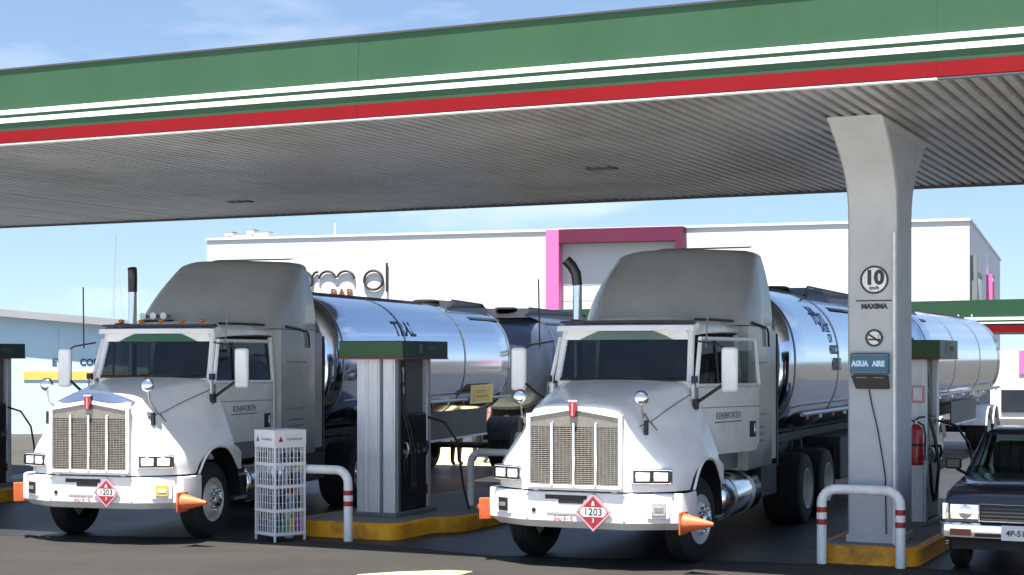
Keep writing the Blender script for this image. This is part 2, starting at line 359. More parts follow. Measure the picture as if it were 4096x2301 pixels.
ring(MB(), (.02,0,NZ), .078, .102, -.011, -.003).build('ring', 'ink', ns)
MB().obox((.02,-.0085,NZ), (.062,0,-.042), (0,.002,0), (.006,0,.009)).build('slash', 'ink', ns)
MB().box(-.05, .09, -.0065, -.0035, NZ-.028, NZ-.008).build('cigarette', 'ink', ns)
MB().tube([(.075,-.005,NZ+.0),(.065,-.005,NZ+.025),(.08,-.005,NZ+.045)], .004, 5).build('smoke', 'ink', ns)
bs_ = thing('blue_service_box', 'blue box with pale lettering over a black tray on the column', 'service box', uv(10.30, 3.05, .22)-VD*.004, TH)
BZ = NZ-.30
MB().box(-.245, .20, -.08, 0, BZ-.12, BZ+.125).build('housing', 'sign_blue', bs_, bevel=.012)
MB().box(-.235, .19, -.088, -.081, BZ+.095, BZ+.112).build('trim', 'disp_grey', bs_)
MB().box(-.235, .19, -.088, -.081, BZ-.105, BZ-.088).build('trim', 'disp_grey', bs_)
text('lettering', 'AGUA', .085, 'sign_text', bs_, frame_mat((-.130,-.082,BZ+.0), (1,0,0), (0,0,1)), bold=.006, font_sx=.8)
text('lettering', 'AIRE', .085, 'sign_text', bs_, frame_mat((.085,-.082,BZ+.0), (1,0,0), (0,0,1)), bold=.006, font_sx=.8)
MB().loft([[(-.235,-.085,BZ-.135),(.19,-.085,BZ-.135),(.19,-.002,BZ-.135),(-.235,-.002,BZ-.135)], [(-.18,-.06,BZ-.29),(.2,-.06,BZ-.29),(.2,-.002,BZ-.29),(-.18,-.002,BZ-.29)]]).build('tray', 'black', bs_, bevel=.008)
MB().box(-.17, -.05, -.084, -.07, BZ-.165, BZ-.152).build('label_strip', 'disp_grey', bs_)
MB().box(.03, .14, -.084, -.07, BZ-.165, BZ-.152).build('label_strip', 'disp_grey', bs_)
# conduit and cable on the column
cd = MB().tube([(.255,-.025,0),(.255,-.025,3.6)], .017, 8).build('conduit_pipe', 'hoop_white'); cd.location = uv(10.30, 3.05, .22); cd.rotation_euler[2] = -R(TH)
tag(cd, 'thin pale conduit pipe running up the column front', 'pipe')
cb = MB().tube([(-.04,-.012,BZ-.3),(.0,-.016,BZ-.5),(.06,-.016,BZ-.75),(.12,-.016,BZ-1.1),(.15,-.016,BZ-1.3),(.16,-.016,.12)], .008, 6).build('hanging_cable', 'black'); cb.location = uv(10.30, 3.05, .22); cb.rotation_euler[2] = -R(TH)
tag(cb, 'thin dark cable hanging down the column below the blue box', 'cable')

# ------------------------------------------------------------------ pump islands
def island(label, u, v0, v1, w0, wide=None):
    t = thing('pump_island', label, 'island', uv(u, 0, 0), TH, 'yellow kerbed pump islands')
    def outl(k, z):
        W = w0-k; a = v0+k; b = v1-k; r = .22; pts = []
        for cx, cy, a0 in ((-W+r,a+r,180),(W-r,a+r,270)):
            for i in range(5): an = R(a0+i*22.5); pts.append((cx+r*math.cos(an), cy+r*math.sin(an)))
        if wide: pts += [(W, wide[0]), (W+.35*wide[1], wide[0]+.12), (W+.8*wide[1], wide[0]+.28), (W+wide[1], wide[0]+.6), (W+wide[1], b-.6), (W, b)]
        else: pts.append((W, b))
        pts.append((-W, b)); return [(x, y, z) for x, y in pts]
    MB().loft([outl(0, 0), outl(0, .19), outl(.03, .215)]).build('kerb', 'curb_yellow', t, sharp=50)
    MB().loft([outl(.09, .18), outl(.09, .221)]).build('deck', 'island_top', t)
    return t
island('yellow kerbed island under the pump between the two tanker trucks', 3.40, 2.58, 8.4, .84, (3.6, .32))
island('yellow kerbed island under the grey column', 10.27, 2.74, 8.4, .60)
island('yellow kerbed island at the left edge of the picture', -4.95, 2.62, 8.4, .62)

def hoop(label, u, v, w=.9, h=.92, r=.052, z=0., group='white hoop guards with red bands', bands=True):
    t = thing('hoop_guard', label, 'hoop guard', uv(u, v, z), TH, group)
    c = .17; pts = [(-w/2,0,0),(-w/2,0,h*.3),(-w/2,0,h*.6),(-w/2,0,h-c)]
    for i in range(1, 7): an = R(180-15*i); pts.append((-w/2+c+c*math.cos(an), 0, h-c+c*math.sin(an)))
    pts += [(-.12,0,h),(.12,0,h)]
    for i in range(0, 7): an = R(90-15*i); pts.append((w/2-c+c*math.cos(an), 0, h-c+c*math.sin(an)))
    pts += [(w/2,0,h*.6),(w/2,0,h*.3),(w/2,0,0)]
    MB().tube(pts, r, 14).build('pipe', 'hoop_white', t)
    if bands:
        for s in (-1, 1):
            for z0, mt in ((.60,'hoop_red'),(.53,'white_tape'),(.46,'hoop_red')):
                MB().cyl((s*w/2,0,z0), (s*w/2,0,z0+.062), r+.003, n=16).build('band', mt, t)
    return t
hoop('white hoop guard with red bands in front of the grey column', 10.25, 2.66, h=.87, r=.056)
hoop('white hoop guard with dark red bands beside the white wire rack', 3.24, 2.32, r=.058)
hoop('plain grey white hoop guard behind the pump beside the right truck', 4.35, 5.4, w=.85, h=.78, z=.22, bands=False)

# ------------------------------------------------------------------ fuel dispensers
def dispenser(label, u, v):
    t = thing('fuel_dispenser', label, 'fuel pump', uv(u, v, .22), TH, 'fuel pumps on the islands')
    MB().box(-.33, .33, -.01, 1.15, 0, .06).build('base_plate', 'disp_grey', t, bevel=.01)
    # ribbed aluminium end cladding: two tall profiles
    def prof(x0, x1, nr):
        p = [(x0, .10)]; st = (x1-x0)/nr
        for i in range(nr):
            a = x0+i*st; p += [(a+st*.08, .0), (a+st*.80, .0), (a+st*.88, .014), (a+st*.97, .014)]
        p += [(x1, .10)]; return p
    MB().prism([(x, y) for x, y in prof(-.30, .06, 2)], 'z', .06, 2.13).build('end_panel', 'alu', t, sharp=20)
    MB().prism([(x, y) for x, y in prof(.105, .30, 1)], 'z', .06, 2.13).build('end_panel', 'alu', t, sharp=20)
    MB().box(-.30, .30, .101, .16, .06, 2.13).build('end_frame', 'disp_grey', t)
    MB().box(-.26, .26, .165, .98, .06, 1.38).build('cabinet', 'disp_black', t, bevel=.02)
    MB().box(-.20, .20, .40, .98, 1.381, 2.13).build('upper_panel', 'disp_grey', t, bevel=.01)
    MB().box(-.27, .27, .99, 1.10, .06, 2.13).build('rear_post', 'alu', t, bevel=.015)
    h = MB().box(-.50, .50, -.13, 1.17, 2.13, 2.38).build('header', 'disp_green', t, bevel=.012)
    MB().box(-.49, .49, -.137, -.131, 2.165, 2.37).build('front_plate', 'disp_green_front', h)
    MB().box(-.507, .507, -.139, 1.177, 2.131, 2.146).build('red_edge', 'red_dark', h)
    text('lettering', 'PEMEX', .085, 'disp_grey', h, frame_mat((.503,.72,2.27), (0,1,0), (0,0,1)))
    MB().obox((.504,.36,2.275), (0,.05,.0), (.002,0,0), (0,.0,.06)).build('emblem', 'disp_grey', h)
    # display, keypad, nozzles and hoses on the truck side
    d = MB().box(.261, .275, .28, .88, 1.02, 1.28).build('display', 'black_paint', t)
    MB().box(.276, .279, .34, .6, 1.08, 1.22).build('screen', 'glass_far', d)
    text('digits', '1425', .10, 'disp_grey', t, frame_mat((.263,.6,.40), (0,1,0), (0,0,1)), bold=.002)
    for i, y in enumerate((.30, .58, .86)):
        nzl = MB().tube([(.275,y,1.0),(.33,y,.98),(.345,y,.90),(.30,y,.78)], [.018,.024,.024,.012], 8).build('nozzle', 'black' if i else 'steel_dull', t)
        MB().box(.27, .36, y-.015, y+.015, .84, .90).build('trigger', 'grey_trim', nzl)
    for i, y in enumerate((.26, .34)):
        MB().tube([(.24,y,2.1),(.265,y,1.9),(.27,y,1.65),(.285,y,1.4),(.36,y+.02,1.1),(.40,y+.06,.75),(.36,y+.10,.4),(.33,y+.08,.3),(.31,y+.02,.5),(.30,y,.78)], .014, 7).build('hose', 'black', t)
    MB().cyl((.245,.30,2.02), (.245,.30,1.82), .025, n=10).build('hose_clamp', 'hoop_white', t)
    MB().cyl((.255,.30,1.76), (.255,.30,1.66), .022, n=10).build('hose_clamp', 'hoop_white', t)
    MB().tube([(.27,1.0,1.32),(.5,1.06,1.25),(.66,1.12,1.0),(.70,1.15,.7),(.78,1.1,.35),(.92,1.0,.05)], .017, 8).build('long_hose', 'black', t)
    MB().box(-.27, .27, .98, 1.0, .25, .38).build('warning_strip', 'red_dark', t)
    return t
dispenser('fuel pump with green header and silver end panels between the trucks', 3.50, 3.36)
dispenser('fuel pump with green header half hidden behind the grey column', 10.20, 5.20)
dispenser('dark fuel pump with green header at the left edge of the picture', -4.95, 4.30)

# fire extinguisher on the pump panel by the column
fe = thing('fire_extinguisher', 'red fire extinguisher hung on the silver pump panel by the column', 'fire extinguisher', uv(10.42, 4.98, .18), TH)
EZ = .84
MB().lathe((0,0,EZ), (0,0,1), [(0,.085),(.012,.098),(.03,.1),(.42,.1),(.47,.085),(.50,.05),(.515,.032)], 24).build('cylinder', 'ext_red', fe)
MB().lathe((0,0,EZ+.515), (0,0,1), [(0,.03),(.05,.03),(.055,.022)], 12).build('valve', 'steel_dull', fe)
MB().tube([(-.02,0,EZ+.56),(.04,0,EZ+.60),(.12,0,EZ+.61)], .012, 6).build('lever', 'black', fe)
MB().tube([(-.03,0,EZ+.55),(-.10,0,EZ+.57)], .012, 6).build('handle', 'black', fe)
MB().tube([(.03,-.01,EZ+.54),(.10,-.03,EZ+.50),(.125,-.03,EZ+.36),(.118,-.03,EZ+.15)], .012, 7).build('hose', 'black', fe)
MB().lathe((.118,-.03,EZ+.15), (0,0,-1), [(0,.014),(.09,.026)], 10).build('horn', 'disp_grey', fe)
MB().cyl((0,0,EZ+.24), (0,0,EZ+.27), .1025, n=24).build('strap', 'black', fe)
MB().box(-.06, .06, .10, .22, EZ+.2, EZ+.3).build('bracket', 'black', fe)
es = thing('extinguisher_notice', 'small faded red notice on the silver pump panel above the extinguisher', 'notice', uv(10.40, 5.19, .18), TH)
MB().box(-.085, .085, -.006, 0, EZ+.78, EZ+1.0).build('plate', 'placard_pink', es)
MB().box(-.055, .055, -.009, -.0065, EZ+.81, EZ+.97).build('panel', 'hoop_white', es)
exec_after = []

# ------------------------------------------------------------------ wheels
def wheel(parent, X, Y, rad, wid, side, steer=0, rimr=.29, style='steer', tyre_m='rubber', rim_m='chrome', dirty=False):
    """side +1: outer face towards +X. tyre is the part, rim, hub and nuts are its pieces"""
    mb = MB()
    pr = [(-wid/2,rimr),(-wid/2,rad*.80),(-wid/2+.02,rad*.93),(-wid/2+.05,rad*.985)]
    x = -wid/2+.06
    for i in range(4):
        st = (wid-.12)/4; pr += [(x,rad),(x+st*.72,rad),(x+st*.74,rad-.012),(x+st*.98,rad-.012)]; x += st
    pr += [(wid/2-.05,rad*.985),(wid/2-.02,rad*.93),(wid/2,rad*.80),(wid/2,rimr)]
    mb.lathe((0,0,0), (1,0,0), pr, 40, caps=False)
    o = mb.build('wheel', tyre_m, parent, sharp=28)
    o.location = (X, Y, rad); o.rotation_euler = (0, 0, R(steer))
    s = side; e = wid/2
    rm = MB()
    if style == 'steer':   # bowl with a raised centre
        rm.lathe((0,0,0), (s,0,0), [(e-.12,rimr),(e-.005,rimr+.004),(e+.008,rimr-.006),(e-.03,rimr-.03),(e-.07,rimr*.80),(e+.0,rimr*.66),(e+.02,rimr*.52),(e+.02,rimr*.30)], 36)
        hz = e+.02
    else:                  # deep dish of a dual
        rm.lathe((0,0,0), (s,0,0), [(e-.12,rimr),(e-.005,rimr+.004),(e+.008,rimr-.006),(e-.03,rimr-.03),(e-.15,rimr*.86),(e-.17,rimr*.60),(e-.16,rimr*.45)], 32)
        hz = e-.16
    rm.build('rim', rim_m, o, sharp=30)
    MB().lathe((0,0,0), (s,0,0), [(hz-.01,rimr*.36),(hz+.05,rimr*.33),(hz+.075,rimr*.24),(hz+.085,rimr*.1)], 20).build('hub', 'chassis' if dirty else 'chrome', o)
    nb = MB()
    for k in range(10):
        a = 2*math.pi*k/10; c = Vector((s*hz, rimr*.47*math.cos(a), rimr*.47*math.sin(a)))
        nb.lathe(c, (s,0,0), [(-.01,.018),(.02,.018),(.05,.012),(.06,.004)], 7)
    nb.build('lug_nuts', 'chrome', o, kind='stuff')
    return o

# ------------------------------------------------------------------ tractor
def tractor(label, P, th, door_open=0., steer=0., fogs='fog_grey', bug=False, horn_r=False, mir_z=2.0, tip='straight', door_word='', tint='tint_strip', group='white conventional tractor trucks'):
    t = thing('tractor_truck', label, 'truck', (P[0], P[1], 0), th, group)
    # --- bumper: plan path, with a chamfered lower edge
    path = [(-1.21,.66),(-1.21,.36),(-1.16,.27),(-.70,.03),(-.62,.0),(.62,.0),(.70,.03),(1.16,.27),(1.21,.36),(1.21,.66)]
    def off(k, z): return [(x*(1-k*.8/1.2), y+k*(1 if y < .5 else 0), z) for x, y in path]
    outer = [off(.10,.46), off(.0,.545), off(-.004,.70), off(0,.862), off(.018,.875)]
    b = MB(); b.loft(outer, False, False, closed=False)
    inner = [off(.16,.48), off(.06,.55), off(.05,.86)]
    b.loft(inner, False, False, closed=False); b.loft([outer[-1], inner[-1]], False, False, closed=False); b.loft([outer[0], inner[0]], False, False, closed=False)
    bp = b.build('bumper', 'bumper_white', t, sharp=32)
    MB().box(-.36, .14, -.008, .02, .79, .838).build('plate_slot', 'black', bp)
    MB().box(-.20, .10, -.009, .02, .745, .79).build('plate_slot', 'black', bp)
    MB().cyl((-.50,-.012,.66), (-.50,.02,.66), .025, n=10).build('tow_hole', 'black', bp)
    nr_l = Vector((-.47,-1,0)).normalized(); nr_r = Vector((.47,-1,0)).normalized()
    for s in (-1, 1):
        nrm = nr_l if s < 0 else nr_r; tg = Vector((-nrm.y, nrm.x, 0)); c = Vector((s*.93, .148, .70))
        fl = MB().obox(c+nrm*.004, tg*.125, nrm*.012, Vector((0,0,.105))).build('fog_lamp_frame', 'plate_white', bp, bevel=.006)
        MB().obox(c+nrm*.018, tg*.078, nrm*.01, Vector((0,0,.075))).build('fog_lamp', ('black' if s < 0 else fogs), fl, bevel=.008)
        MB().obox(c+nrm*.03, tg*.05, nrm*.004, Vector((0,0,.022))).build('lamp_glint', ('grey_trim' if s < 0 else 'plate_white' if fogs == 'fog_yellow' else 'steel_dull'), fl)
    # rivets / bolts
    bb = MB()
    for x in (-.58, .58):
        for z in (.84, .56): bb.cyl((x,-.006,z), (x,.01,z), .012, n=8)
    bb.build('bolts', 'steel_dull', bp)
    # --- chassis
    for s in (-1, 1): MB().box(s*.43-.045, s*.43+.045, .3, 8.3, .78, 1.06).build('frame_rail', 'chassis', t)
    MB().box(-.72, .72, .45, 3.2, .50, 1.05).build('engine_light_block', 'chassis', t)  # plain dark box in the engine's place, added to block light
    MB().box(-.95, .95, 1.13, 1.27, .44, .56).build('front_axle', 'chassis', t)
    MB().box(-.55, .55, .06, .14, .88, .94).build('lower_grille_gap', 'black', t)
    # --- hood with fenders: sections along Y
    def lin(tab, y):
        for (a, va), (b_, vb) in zip(tab, tab[1:]):
            if y <= b_: q = max(0, (y-a)/(b_-a)); return va+(vb-va)*q
        return tab[-1][1]
    WT = [(0,.545),(.05,.565),(.3,.61),(.8,.70),(1.3,.80),(1.66,.875)]
    ZTP = [(0,1.80),(.06,1.855),(.3,1.905),(.8,1.995),(1.3,2.075),(1.66,2.125)]
    FW = [(0,.60),(.03,.66),(.08,.76),(.16,.89),(.24,.985),(.34,1.06),(.44,1.105),(.56,1.135),(.8,1.165),(1.2,1.185),(1.9,1.18)]
    ZF = [(0,1.22),(.3,1.20),(.5,1.20),(.8,1.26),(1.2,1.315),(1.6,1.29),(1.85,1.2)]
    WY, WR = 1.2, .645
    def zbot(y):
        d = abs(y-WY)
        if d < WR: return max(.89, .50+math.sqrt(WR*WR-d*d)*1.12)
        return .89
    def sec(y):
        w_ = lin(WT, y); zt = lin(ZTP, y); fw = max(lin(FW, y), w_+.01); zf = lin(ZF, y); zb = zbot(y)
        h = [(0,zt+.012),(w_*.35,zt+.008),(w_*.72,zt-.012),(w_*.92,zt-.05),(w_,zt-.13),(w_+(fw-w_)*.26,zf+(zt-.13-zf)*.74),(w_+(fw-w_)*.50,zf+(zt-.13-zf)*.48),
             (w_+(fw-w_)*.71,zf+(zt-.13-zf)*.25),(w_+(fw-w_)*.86,zf+(zt-.13-zf)*.08),(w_+(fw-w_)*.95,zf-.03),(fw,zf-.11),(fw,min(zf-.11,max(zb,(zf+zb)/2-.05))),(fw-.004,min(zb,zf-.12))]
        return h
    ys = [0,.015,.03,.055,.08,.12,.16,.20,.24,.29,.34,.39,.44,.52,.56,.60,.66,.74,.85,1.0,1.15,1.2,1.3,1.45,1.6,1.66]
    rings = []
    for y in ys:
        h = sec(y); rings.append([(-x, y, z) for x, z in reversed(h[1:])]+[(x, y, z) for x, z in h])
    hd = MB().loft(rings, False, False, closed=False)
    hd.add(rings[0], [tuple(range(len(rings[0])))])
    hood = hd.build('hood', 'truck_white', t, sharp=42)
    # rear part of the wings behind the cowl line, with lip
    for s in (-1, 1):
        rr = []
        for y in (1.64,1.70,1.76,1.81,1.845,1.86):
            zb = zbot(y); zf = lin(ZF, y)+.0
            rr.append([(s*.84,y,zf+.02),(s*1.0,y,zf+.01),(s*1.12,y,zf-.03),(s*1.18,y,zf-.10),(s*1.176,y,min(zb,zf-.12))])
        MB().loft(rr, False, True, closed=False).build('wing_rear', 'truck_white', t)
        lip = [(s*1.188, WY+WR*1.0*math.cos(R(a)), max(.89,.50+WR*1.12*math.sin(R(a)))) for a in range(150, 12, -8)]
        MB().tube(lip, .016, 7).build('arch_lip', 'truck_white', t)
        # dark inner wheel housing
        ih = [[(s*.55, WY+(WR+.02)*math.cos(R(a)), .5+(WR+.02)*1.12*math.sin(R(a))), (s*1.165, WY+(WR+.02)*math.cos(R(a)), .5+(WR+.02)*1.12*math.sin(R(a)))] for a in range(0, 181, 15)]
        MB().loft(ih, False, False, closed=False).build('wheel_housing', 'black', t)
    # grille: chrome surround with a peaked top, louvres, bars, emblem
    gz0, gz1, gp = .945, 1.715, 1.79
    sur = MB()
    o_ = [(-.575,gz0-.03),(-.575,gz1+.03),(0,gp+.05),(.575,gz1+.03),(.575,gz0-.03)]; i_ = [(-.525,gz0+.01),(-.525,gz1-.01),(0,gp),(.525,gz1-.01),(.525,gz0+.01)]
    for a in range(5):
        c = (a+1) % 5
        pts = [o_[a], o_[c], i_[c], i_[a]]
        sur.loft([[(x,-.055,z) for x, z in pts], [(x,.012,z) for x, z in pts]])
    gs = sur.build('grille_surround', 'bumper_white', t, bevel=.008)
    MB().prism([(-.53,gz0),(.53,gz0),(.53,gz1),(0,gp+.01),(-.53,gz1)], 'y', -.012, -.004).build('grille_back', 'grille_back', gs)
    lv = MB()
    nl = 30
    for k in range(nl):
        z = gz0+.02+(gz1-.13-gz0)*k/(nl-1)
        lv.add([(-.52,-.038,z),(.52,-.038,z),(.52,-.016,z+.017),(-.52,-.016,z+.017)], [(0,1,2,3)])
    for x in [i*.0433 for i in range(-12, 13)]: lv.box(x-.003, x+.003, -.034, -.014, gz0, gz1-.1)
    lv.build('grille_mesh', 'grille', gs, kind='stuff')
    MB().prism([(-.523,gz1-.105),(.523,gz1-.105),(.523,gz1-.012),(0,gp-.002),(-.523,gz1-.012)], 'y', -.036, -.013).build('grille_header', 'grille', gs)
    for x in (-.262, 0, .262): MB().box(x-.017, x+.017, -.062, -.035, gz0-.01, gz1-.06).build('grille_bar', 'chrome', gs, bevel=.006)
    em = MB().prism([(-.042,gp-.005),(-.052,gp+.05),(-.03,gp+.095),(.03,gp+.095),(.052,gp+.05),(.042,gp-.005),(.03,gp-.075),(-.03,gp-.075)], 'y', -.088, -.056).build('emblem', 'red_dark', t, bevel=.006)
    MB().box(-.055, .055, -.085, -.03, gp+.098, gp+.116).build('emblem_cap', 'chrome', em)
    MB().box(-.008, .008, -.093, -.0885, gp-.06, gp+.08).build('emblem_bar', 'placard_pink', em)
    for s in (-1, 1): MB().sphere((s*.47,.0,.905), .04, 10, 1.3, 1, .7).build('clearance_lamp', 'white_tape', t)
    if bug:   # bug deflector on the nose, coloured with the blue of reflected sky
        ar = [[(x, -.045+.10*(x/.55)**2, 1.835-.075*(x/.55)**2), (x, -.02+.12*(x/.55)**2, 1.935-.12*(x/.55)**2), (x*.99, .03+.14*(x/.55)**2, 1.965-.145*(x/.55)**2)] for x in [i*.055 for i in range(-10, 11)]]
        MB().loft(ar, False, False, closed=False).build('bug_deflector', 'sky_blue_gloss', t)
    # headlamps on the wing fronts
    for s in (-1, 1):
        c = Vector((s*.85, .135, 1.062)); nrm = Vector((s*.44,-1,0)).normalized(); tg = Vector((-nrm.y, nrm.x, 0)); up = Vector((0,0,1))
        h = MB().obox(c, tg*.225, nrm*.05, up*.088).build('headlight', 'chrome', t, bevel=.012)
        MB().obox(c+nrm*.05, tg*.205, nrm*.006, up*.07).build('bezel', 'black', h)
        for q in (-1, 1):
            MB().obox(c+nrm*.058+tg*q*.10, tg*.082, nrm*.008, up*.052).build('lamp', 'lamp_glass', h, bevel=.01)
        MB().obox(c+nrm*.05+tg*s*.215-up*.0, tg*.012, nrm*.02, up*.06).build('side_marker', 'black', h)
    # hood seam and latch, side turn signal
    for s in (-1, 1):
        MB().tube([(s*(lin(WT,y)+.006+(max(lin(FW,y),lin(WT,y)+.01)-lin(WT,y))*.26*k), y, lin(ZF,y)+(lin(ZTP,y)-.13-lin(ZF,y))*(1-.26*k)) for y, k in ((.2,1),(.5,.85),(.9,.6),(1.3,.35),(1.6,.15))], .007, 5).build('hood_seam', 'grey_trim', t)
        MB().obox((s*.965,1.50,1.37), (.012*s,0,0), (0,.055,0), (0,0,.055)).build('turn_signal', 'amber_dark', t, bevel=.01)
        MB().box(s*.76-.02, s*.76+.02, .20, .25, 1.52, 1.68).build('hood_latch', 'black', t)
    # hood mirrors on stalks
    for s in (-1, 1):
        mpos = Vector((s*.73, .10, mir_z))
        m_ = MB().lathe(mpos+Vector((0,.05,0)), (0,-1,0), [(-.06,.02),(-.05,.06),(-.02,.082),(.01,.088),(.035,.08),(.055,.055),(.063,.02)], 20).build('hood_mirror', 'chrome', t)
        MB().tube([mpos+Vector((0,.05,-.06)), mpos+Vector((s*.0,.10,-.22)), (s*.72,.30,1.75), (s*.74,.42,1.64)], .011, 6).build('stalk', 'steel_dull', m_)
        MB().tube([(s*.735,.42,1.66),(s*.81,.44,1.55)], .02, 6).build('stalk_foot', 'grey_trim', m_)
    # --- cab shell
    MB().box(-.865, .865, 1.60, 1.70, 1.0, 2.115).build('cowl', 'truck_white', t, bevel=.02)
    MB().box(-.90, .90, 1.70, 3.26, 1.0, 1.16).build('cab_floor', 'interior', t)
    MB().box(-.93, .93, 3.25, 3.30, 1.0, 2.68).build('cab_rear_wall', 'interior', t)
    for s in (-1, 1):
        MB().obox((s*.925,2.55,1.09), (.02,0,0), (0,.78,0), (0,0,.125)).build('rocker_panel', 'grey_trim', t, bevel=.015)
        MB().tube([(s*.845,1.575,2.09),(s*.835,1.63,2.25),(s*.81,1.755,2.66),(s*.80,1.79,2.74)], .042, 8).build('windshield_pillar', 'truck_white', t)
        MB().tube([(s*.98,3.27,1.2),(s*.98,3.27,2.05),(s*.93,3.27,2.66)], .035, 6).build('rear_pillar', 'truck_white', t)
    rf = []
    for y, wq, dz in ((1.70,.78,-.05),(1.80,.83,0),(2.2,.875,.03),(2.8,.92,.05),(3.32,.95,.05)):
        rf.append([(wq*x, y, 2.645+(z-.0)+(dz if x and abs(x) < .95 else dz)) for x, z in ((-1,.0),(-1.005,.06),(-.95,.125),(-.75,.175),(-.4,.205),(0,.215),(.4,.205),(.75,.175),(.95,.125),(1.005,.06),(1,.0))])
    MB().loft(rf).build('cab_roof', 'truck_white', t, sharp=50)
    # sun visor above the windshield
    vz = MB(); vr = []
    for x in [i*.0875 for i in range(-10, 11)]:
        y0 = 1.50+.13*(abs(x)/.875)**2.2
        vr.append([(x,y0,2.70),(x,y0+.02,2.765),(x,y0+.16,2.80),(x,y0+.26,2.77),(x,y0+.22,2.72)])
    vz.loft(vr).build('sun_visor', 'truck_white', t, sharp=40)
    vr2 = [[(x*.99,y[0][1]+.05 if 0 else 1.56+.13*(abs(x)/.875)**2.2,2.795),(x*.99,1.56+.13*(abs(x)/.875)**2.2,2.825),(x*.99,1.68+.13*(abs(x)/.875)**2.2,2.83),(x*.99,1.68+.13*(abs(x)/.875)**2.2,2.80)] for x, y in [(i*.0875, None) for i in range(-10, 11)]] if False else \
          [[(x,1.56+.13*(abs(x)/.875)**2.2,2.798),(x,1.56+.13*(abs(x)/.875)**2.2,2.826),(x,1.67+.13*(abs(x)/.875)**2.2,2.832),(x,1.67+.13*(abs(x)/.875)**2.2,2.803)] for x in [i*.085 for i in range(-10, 11)]]
    MB().loft(vr2).build('visor_gap_strip', 'black', t)  # black strip standing in for the dark gap at the roof seam
    for x in ((-.62,-.31,0,.31,.62) if horn_r else ()): MB().sphere((x,1.80,2.875), .035, 8, 1.2, 1.6, .8).build('roof_marker', 'amber', t)
    # drip rail
    for s in (-1, 1):
        MB().tube([(s*.80,1.95,2.84),(s*.88,2.35,2.845),(s*.96,2.85,2.84),(s*1.02,3.4,2.83)], .017, 6).build('drip_rail', 'black', t)
        MB().tube([(s*1.10,3.46,2.825),(s*1.10,3.85,2.80)], .019, 6).build('drip_rail', 'black', t)
        MB().tube([(s*1.10,3.92,2.795),(s*1.10,4.2,2.76),(s*1.10,4.26,2.70),(s*1.10,4.28,2.52)], .015, 6).build('drip_rail', 'black', t)
    # windshield: curved glass, with tint strip
    def wsp(u, q, o=0.):  # u -1..1, q 0..1
        x = u*(.83-.035*q); y = 1.50+.09*abs(u)**2.2+.19*q+o; return (x, y, 2.115+.60*q)
    us = [i/8 for i in range(-8, 9)]
    MB().loft([[wsp(u, q) for u in us] for q in (0,.3,.6,.78)], False, False, closed=False).build('windshield', 'windshield', t)
    MB().loft([[wsp(u, q) for u in us] for q in (.78,.9,1)], False, False, closed=False).build('windshield_tint', tint, t)
    MB().tube([wsp(u, 0, -.004) for u in us], .018, 6).build('windshield_seal', 'black', t)
    MB().tube([wsp(u, 1, -.004) for u in us], .018, 6).build('windshield_seal', 'black', t)
    for s in (-1, 1): MB().tube([wsp(s, q, -.004) for q in (0,.25,.5,.75,1)], .018, 6).build('windshield_seal', 'black', t)
    for x in (-.25, .35): MB().tube([(x,1.50,2.10),(x+.1,1.50,2.135),(x+.42,1.53,2.16)], .009, 5).build('wiper', 'black', t)
    # interior
    MB().loft([[(-.80,1.68,1.9),(.80,1.68,1.9),(.80,1.98,1.9),(-.80,1.98,1.9)],[(-.80,1.68,2.06),(.80,1.68,2.06),(.80,1.93,2.10),(-.80,1.93,2.10)]]).build('dashboard', 'grey_trim', t, bevel=.03)
    for s in (-1, 1):
        st = MB().box(s*.45-.24, s*.45+.24, 2.35, 2.85, 1.16, 1.65).build('seat', 'seat', t, bevel=.05)
        MB().obox((s*.45,2.85,1.98), (.24,0,0), (0,.07,0), (0,.03,.38)).build('seat_back', 'seat', st, bevel=.05)
    sw = MB(); c = Vector((.45,2.05,2.08)); sw.tube([c+Vector((.21*math.cos(R(a)), -.06*math.sin(R(a)), .19*math.sin(R(a)))) for a in range(0, 361, 20)], .016, 6); sw.tube([c, (.45,1.9,1.95)], .03, 6)
    sw.build('steering_wheel', 'black', t)
    # --- doors (sign s); origin on the hinge
    for s in (1, -1):
        prf = [(0,1.34),(.10,1.205),(1.62,1.205),(1.73,1.30),(1.73,2.03),(0,2.06)]
        d = MB(); d.prism([(y, z) for y, z in prf], 'x', -s*.05, 0)
        inn = -s*.055
        for p, q in (((0,.03,2.04),(inn,.235,2.60)), ((inn,.22,2.605),(inn,1.70,2.605)), ((0,1.705,2.03),(inn,1.705,2.60)), ((-s*.004,.03,2.045),(-s*.004,1.70,2.03))): d.tube([p, q], .027, 6)
        door = d.build('door', 'truck_white', t, sharp=40)
        base = math.degrees(math.atan2(.07, 1.76))
        door.location = (s*.93, 1.52, 0); door.rotation_euler = (0, 0, -s*R(base+(door_open if s > 0 else 0)))
        g = MB().add([(-s*.02,.07,2.05),(-s*.02,1.69,2.05),(-s*.058,1.69,2.59),(-s*.058,.25,2.59)], [(0,1,2,3)]).build('window', 'side_glass' if s > 0 else 'dark_glass', door)
        MB().tube([(-s*.01,.60,2.05),(-s*.05,.60,2.60)], .016, 6).build('window_divider', 'black', door)
        MB().tube([(s*.004,.02,1.78),(s*.004,1.72,1.765)], .005, 5).build('door_crease', 'grey_trim', door)
        MB().box(-.004, .012, 1.45, 1.62, 1.38, 1.58).build('handle_recess', 'black', door, bevel=.015) if s > 0 else None
        MB().box(.013, .03, 1.545, 1.575, 1.41, 1.55).build('handle', 'chrome', door, bevel=.006) if s > 0 else None
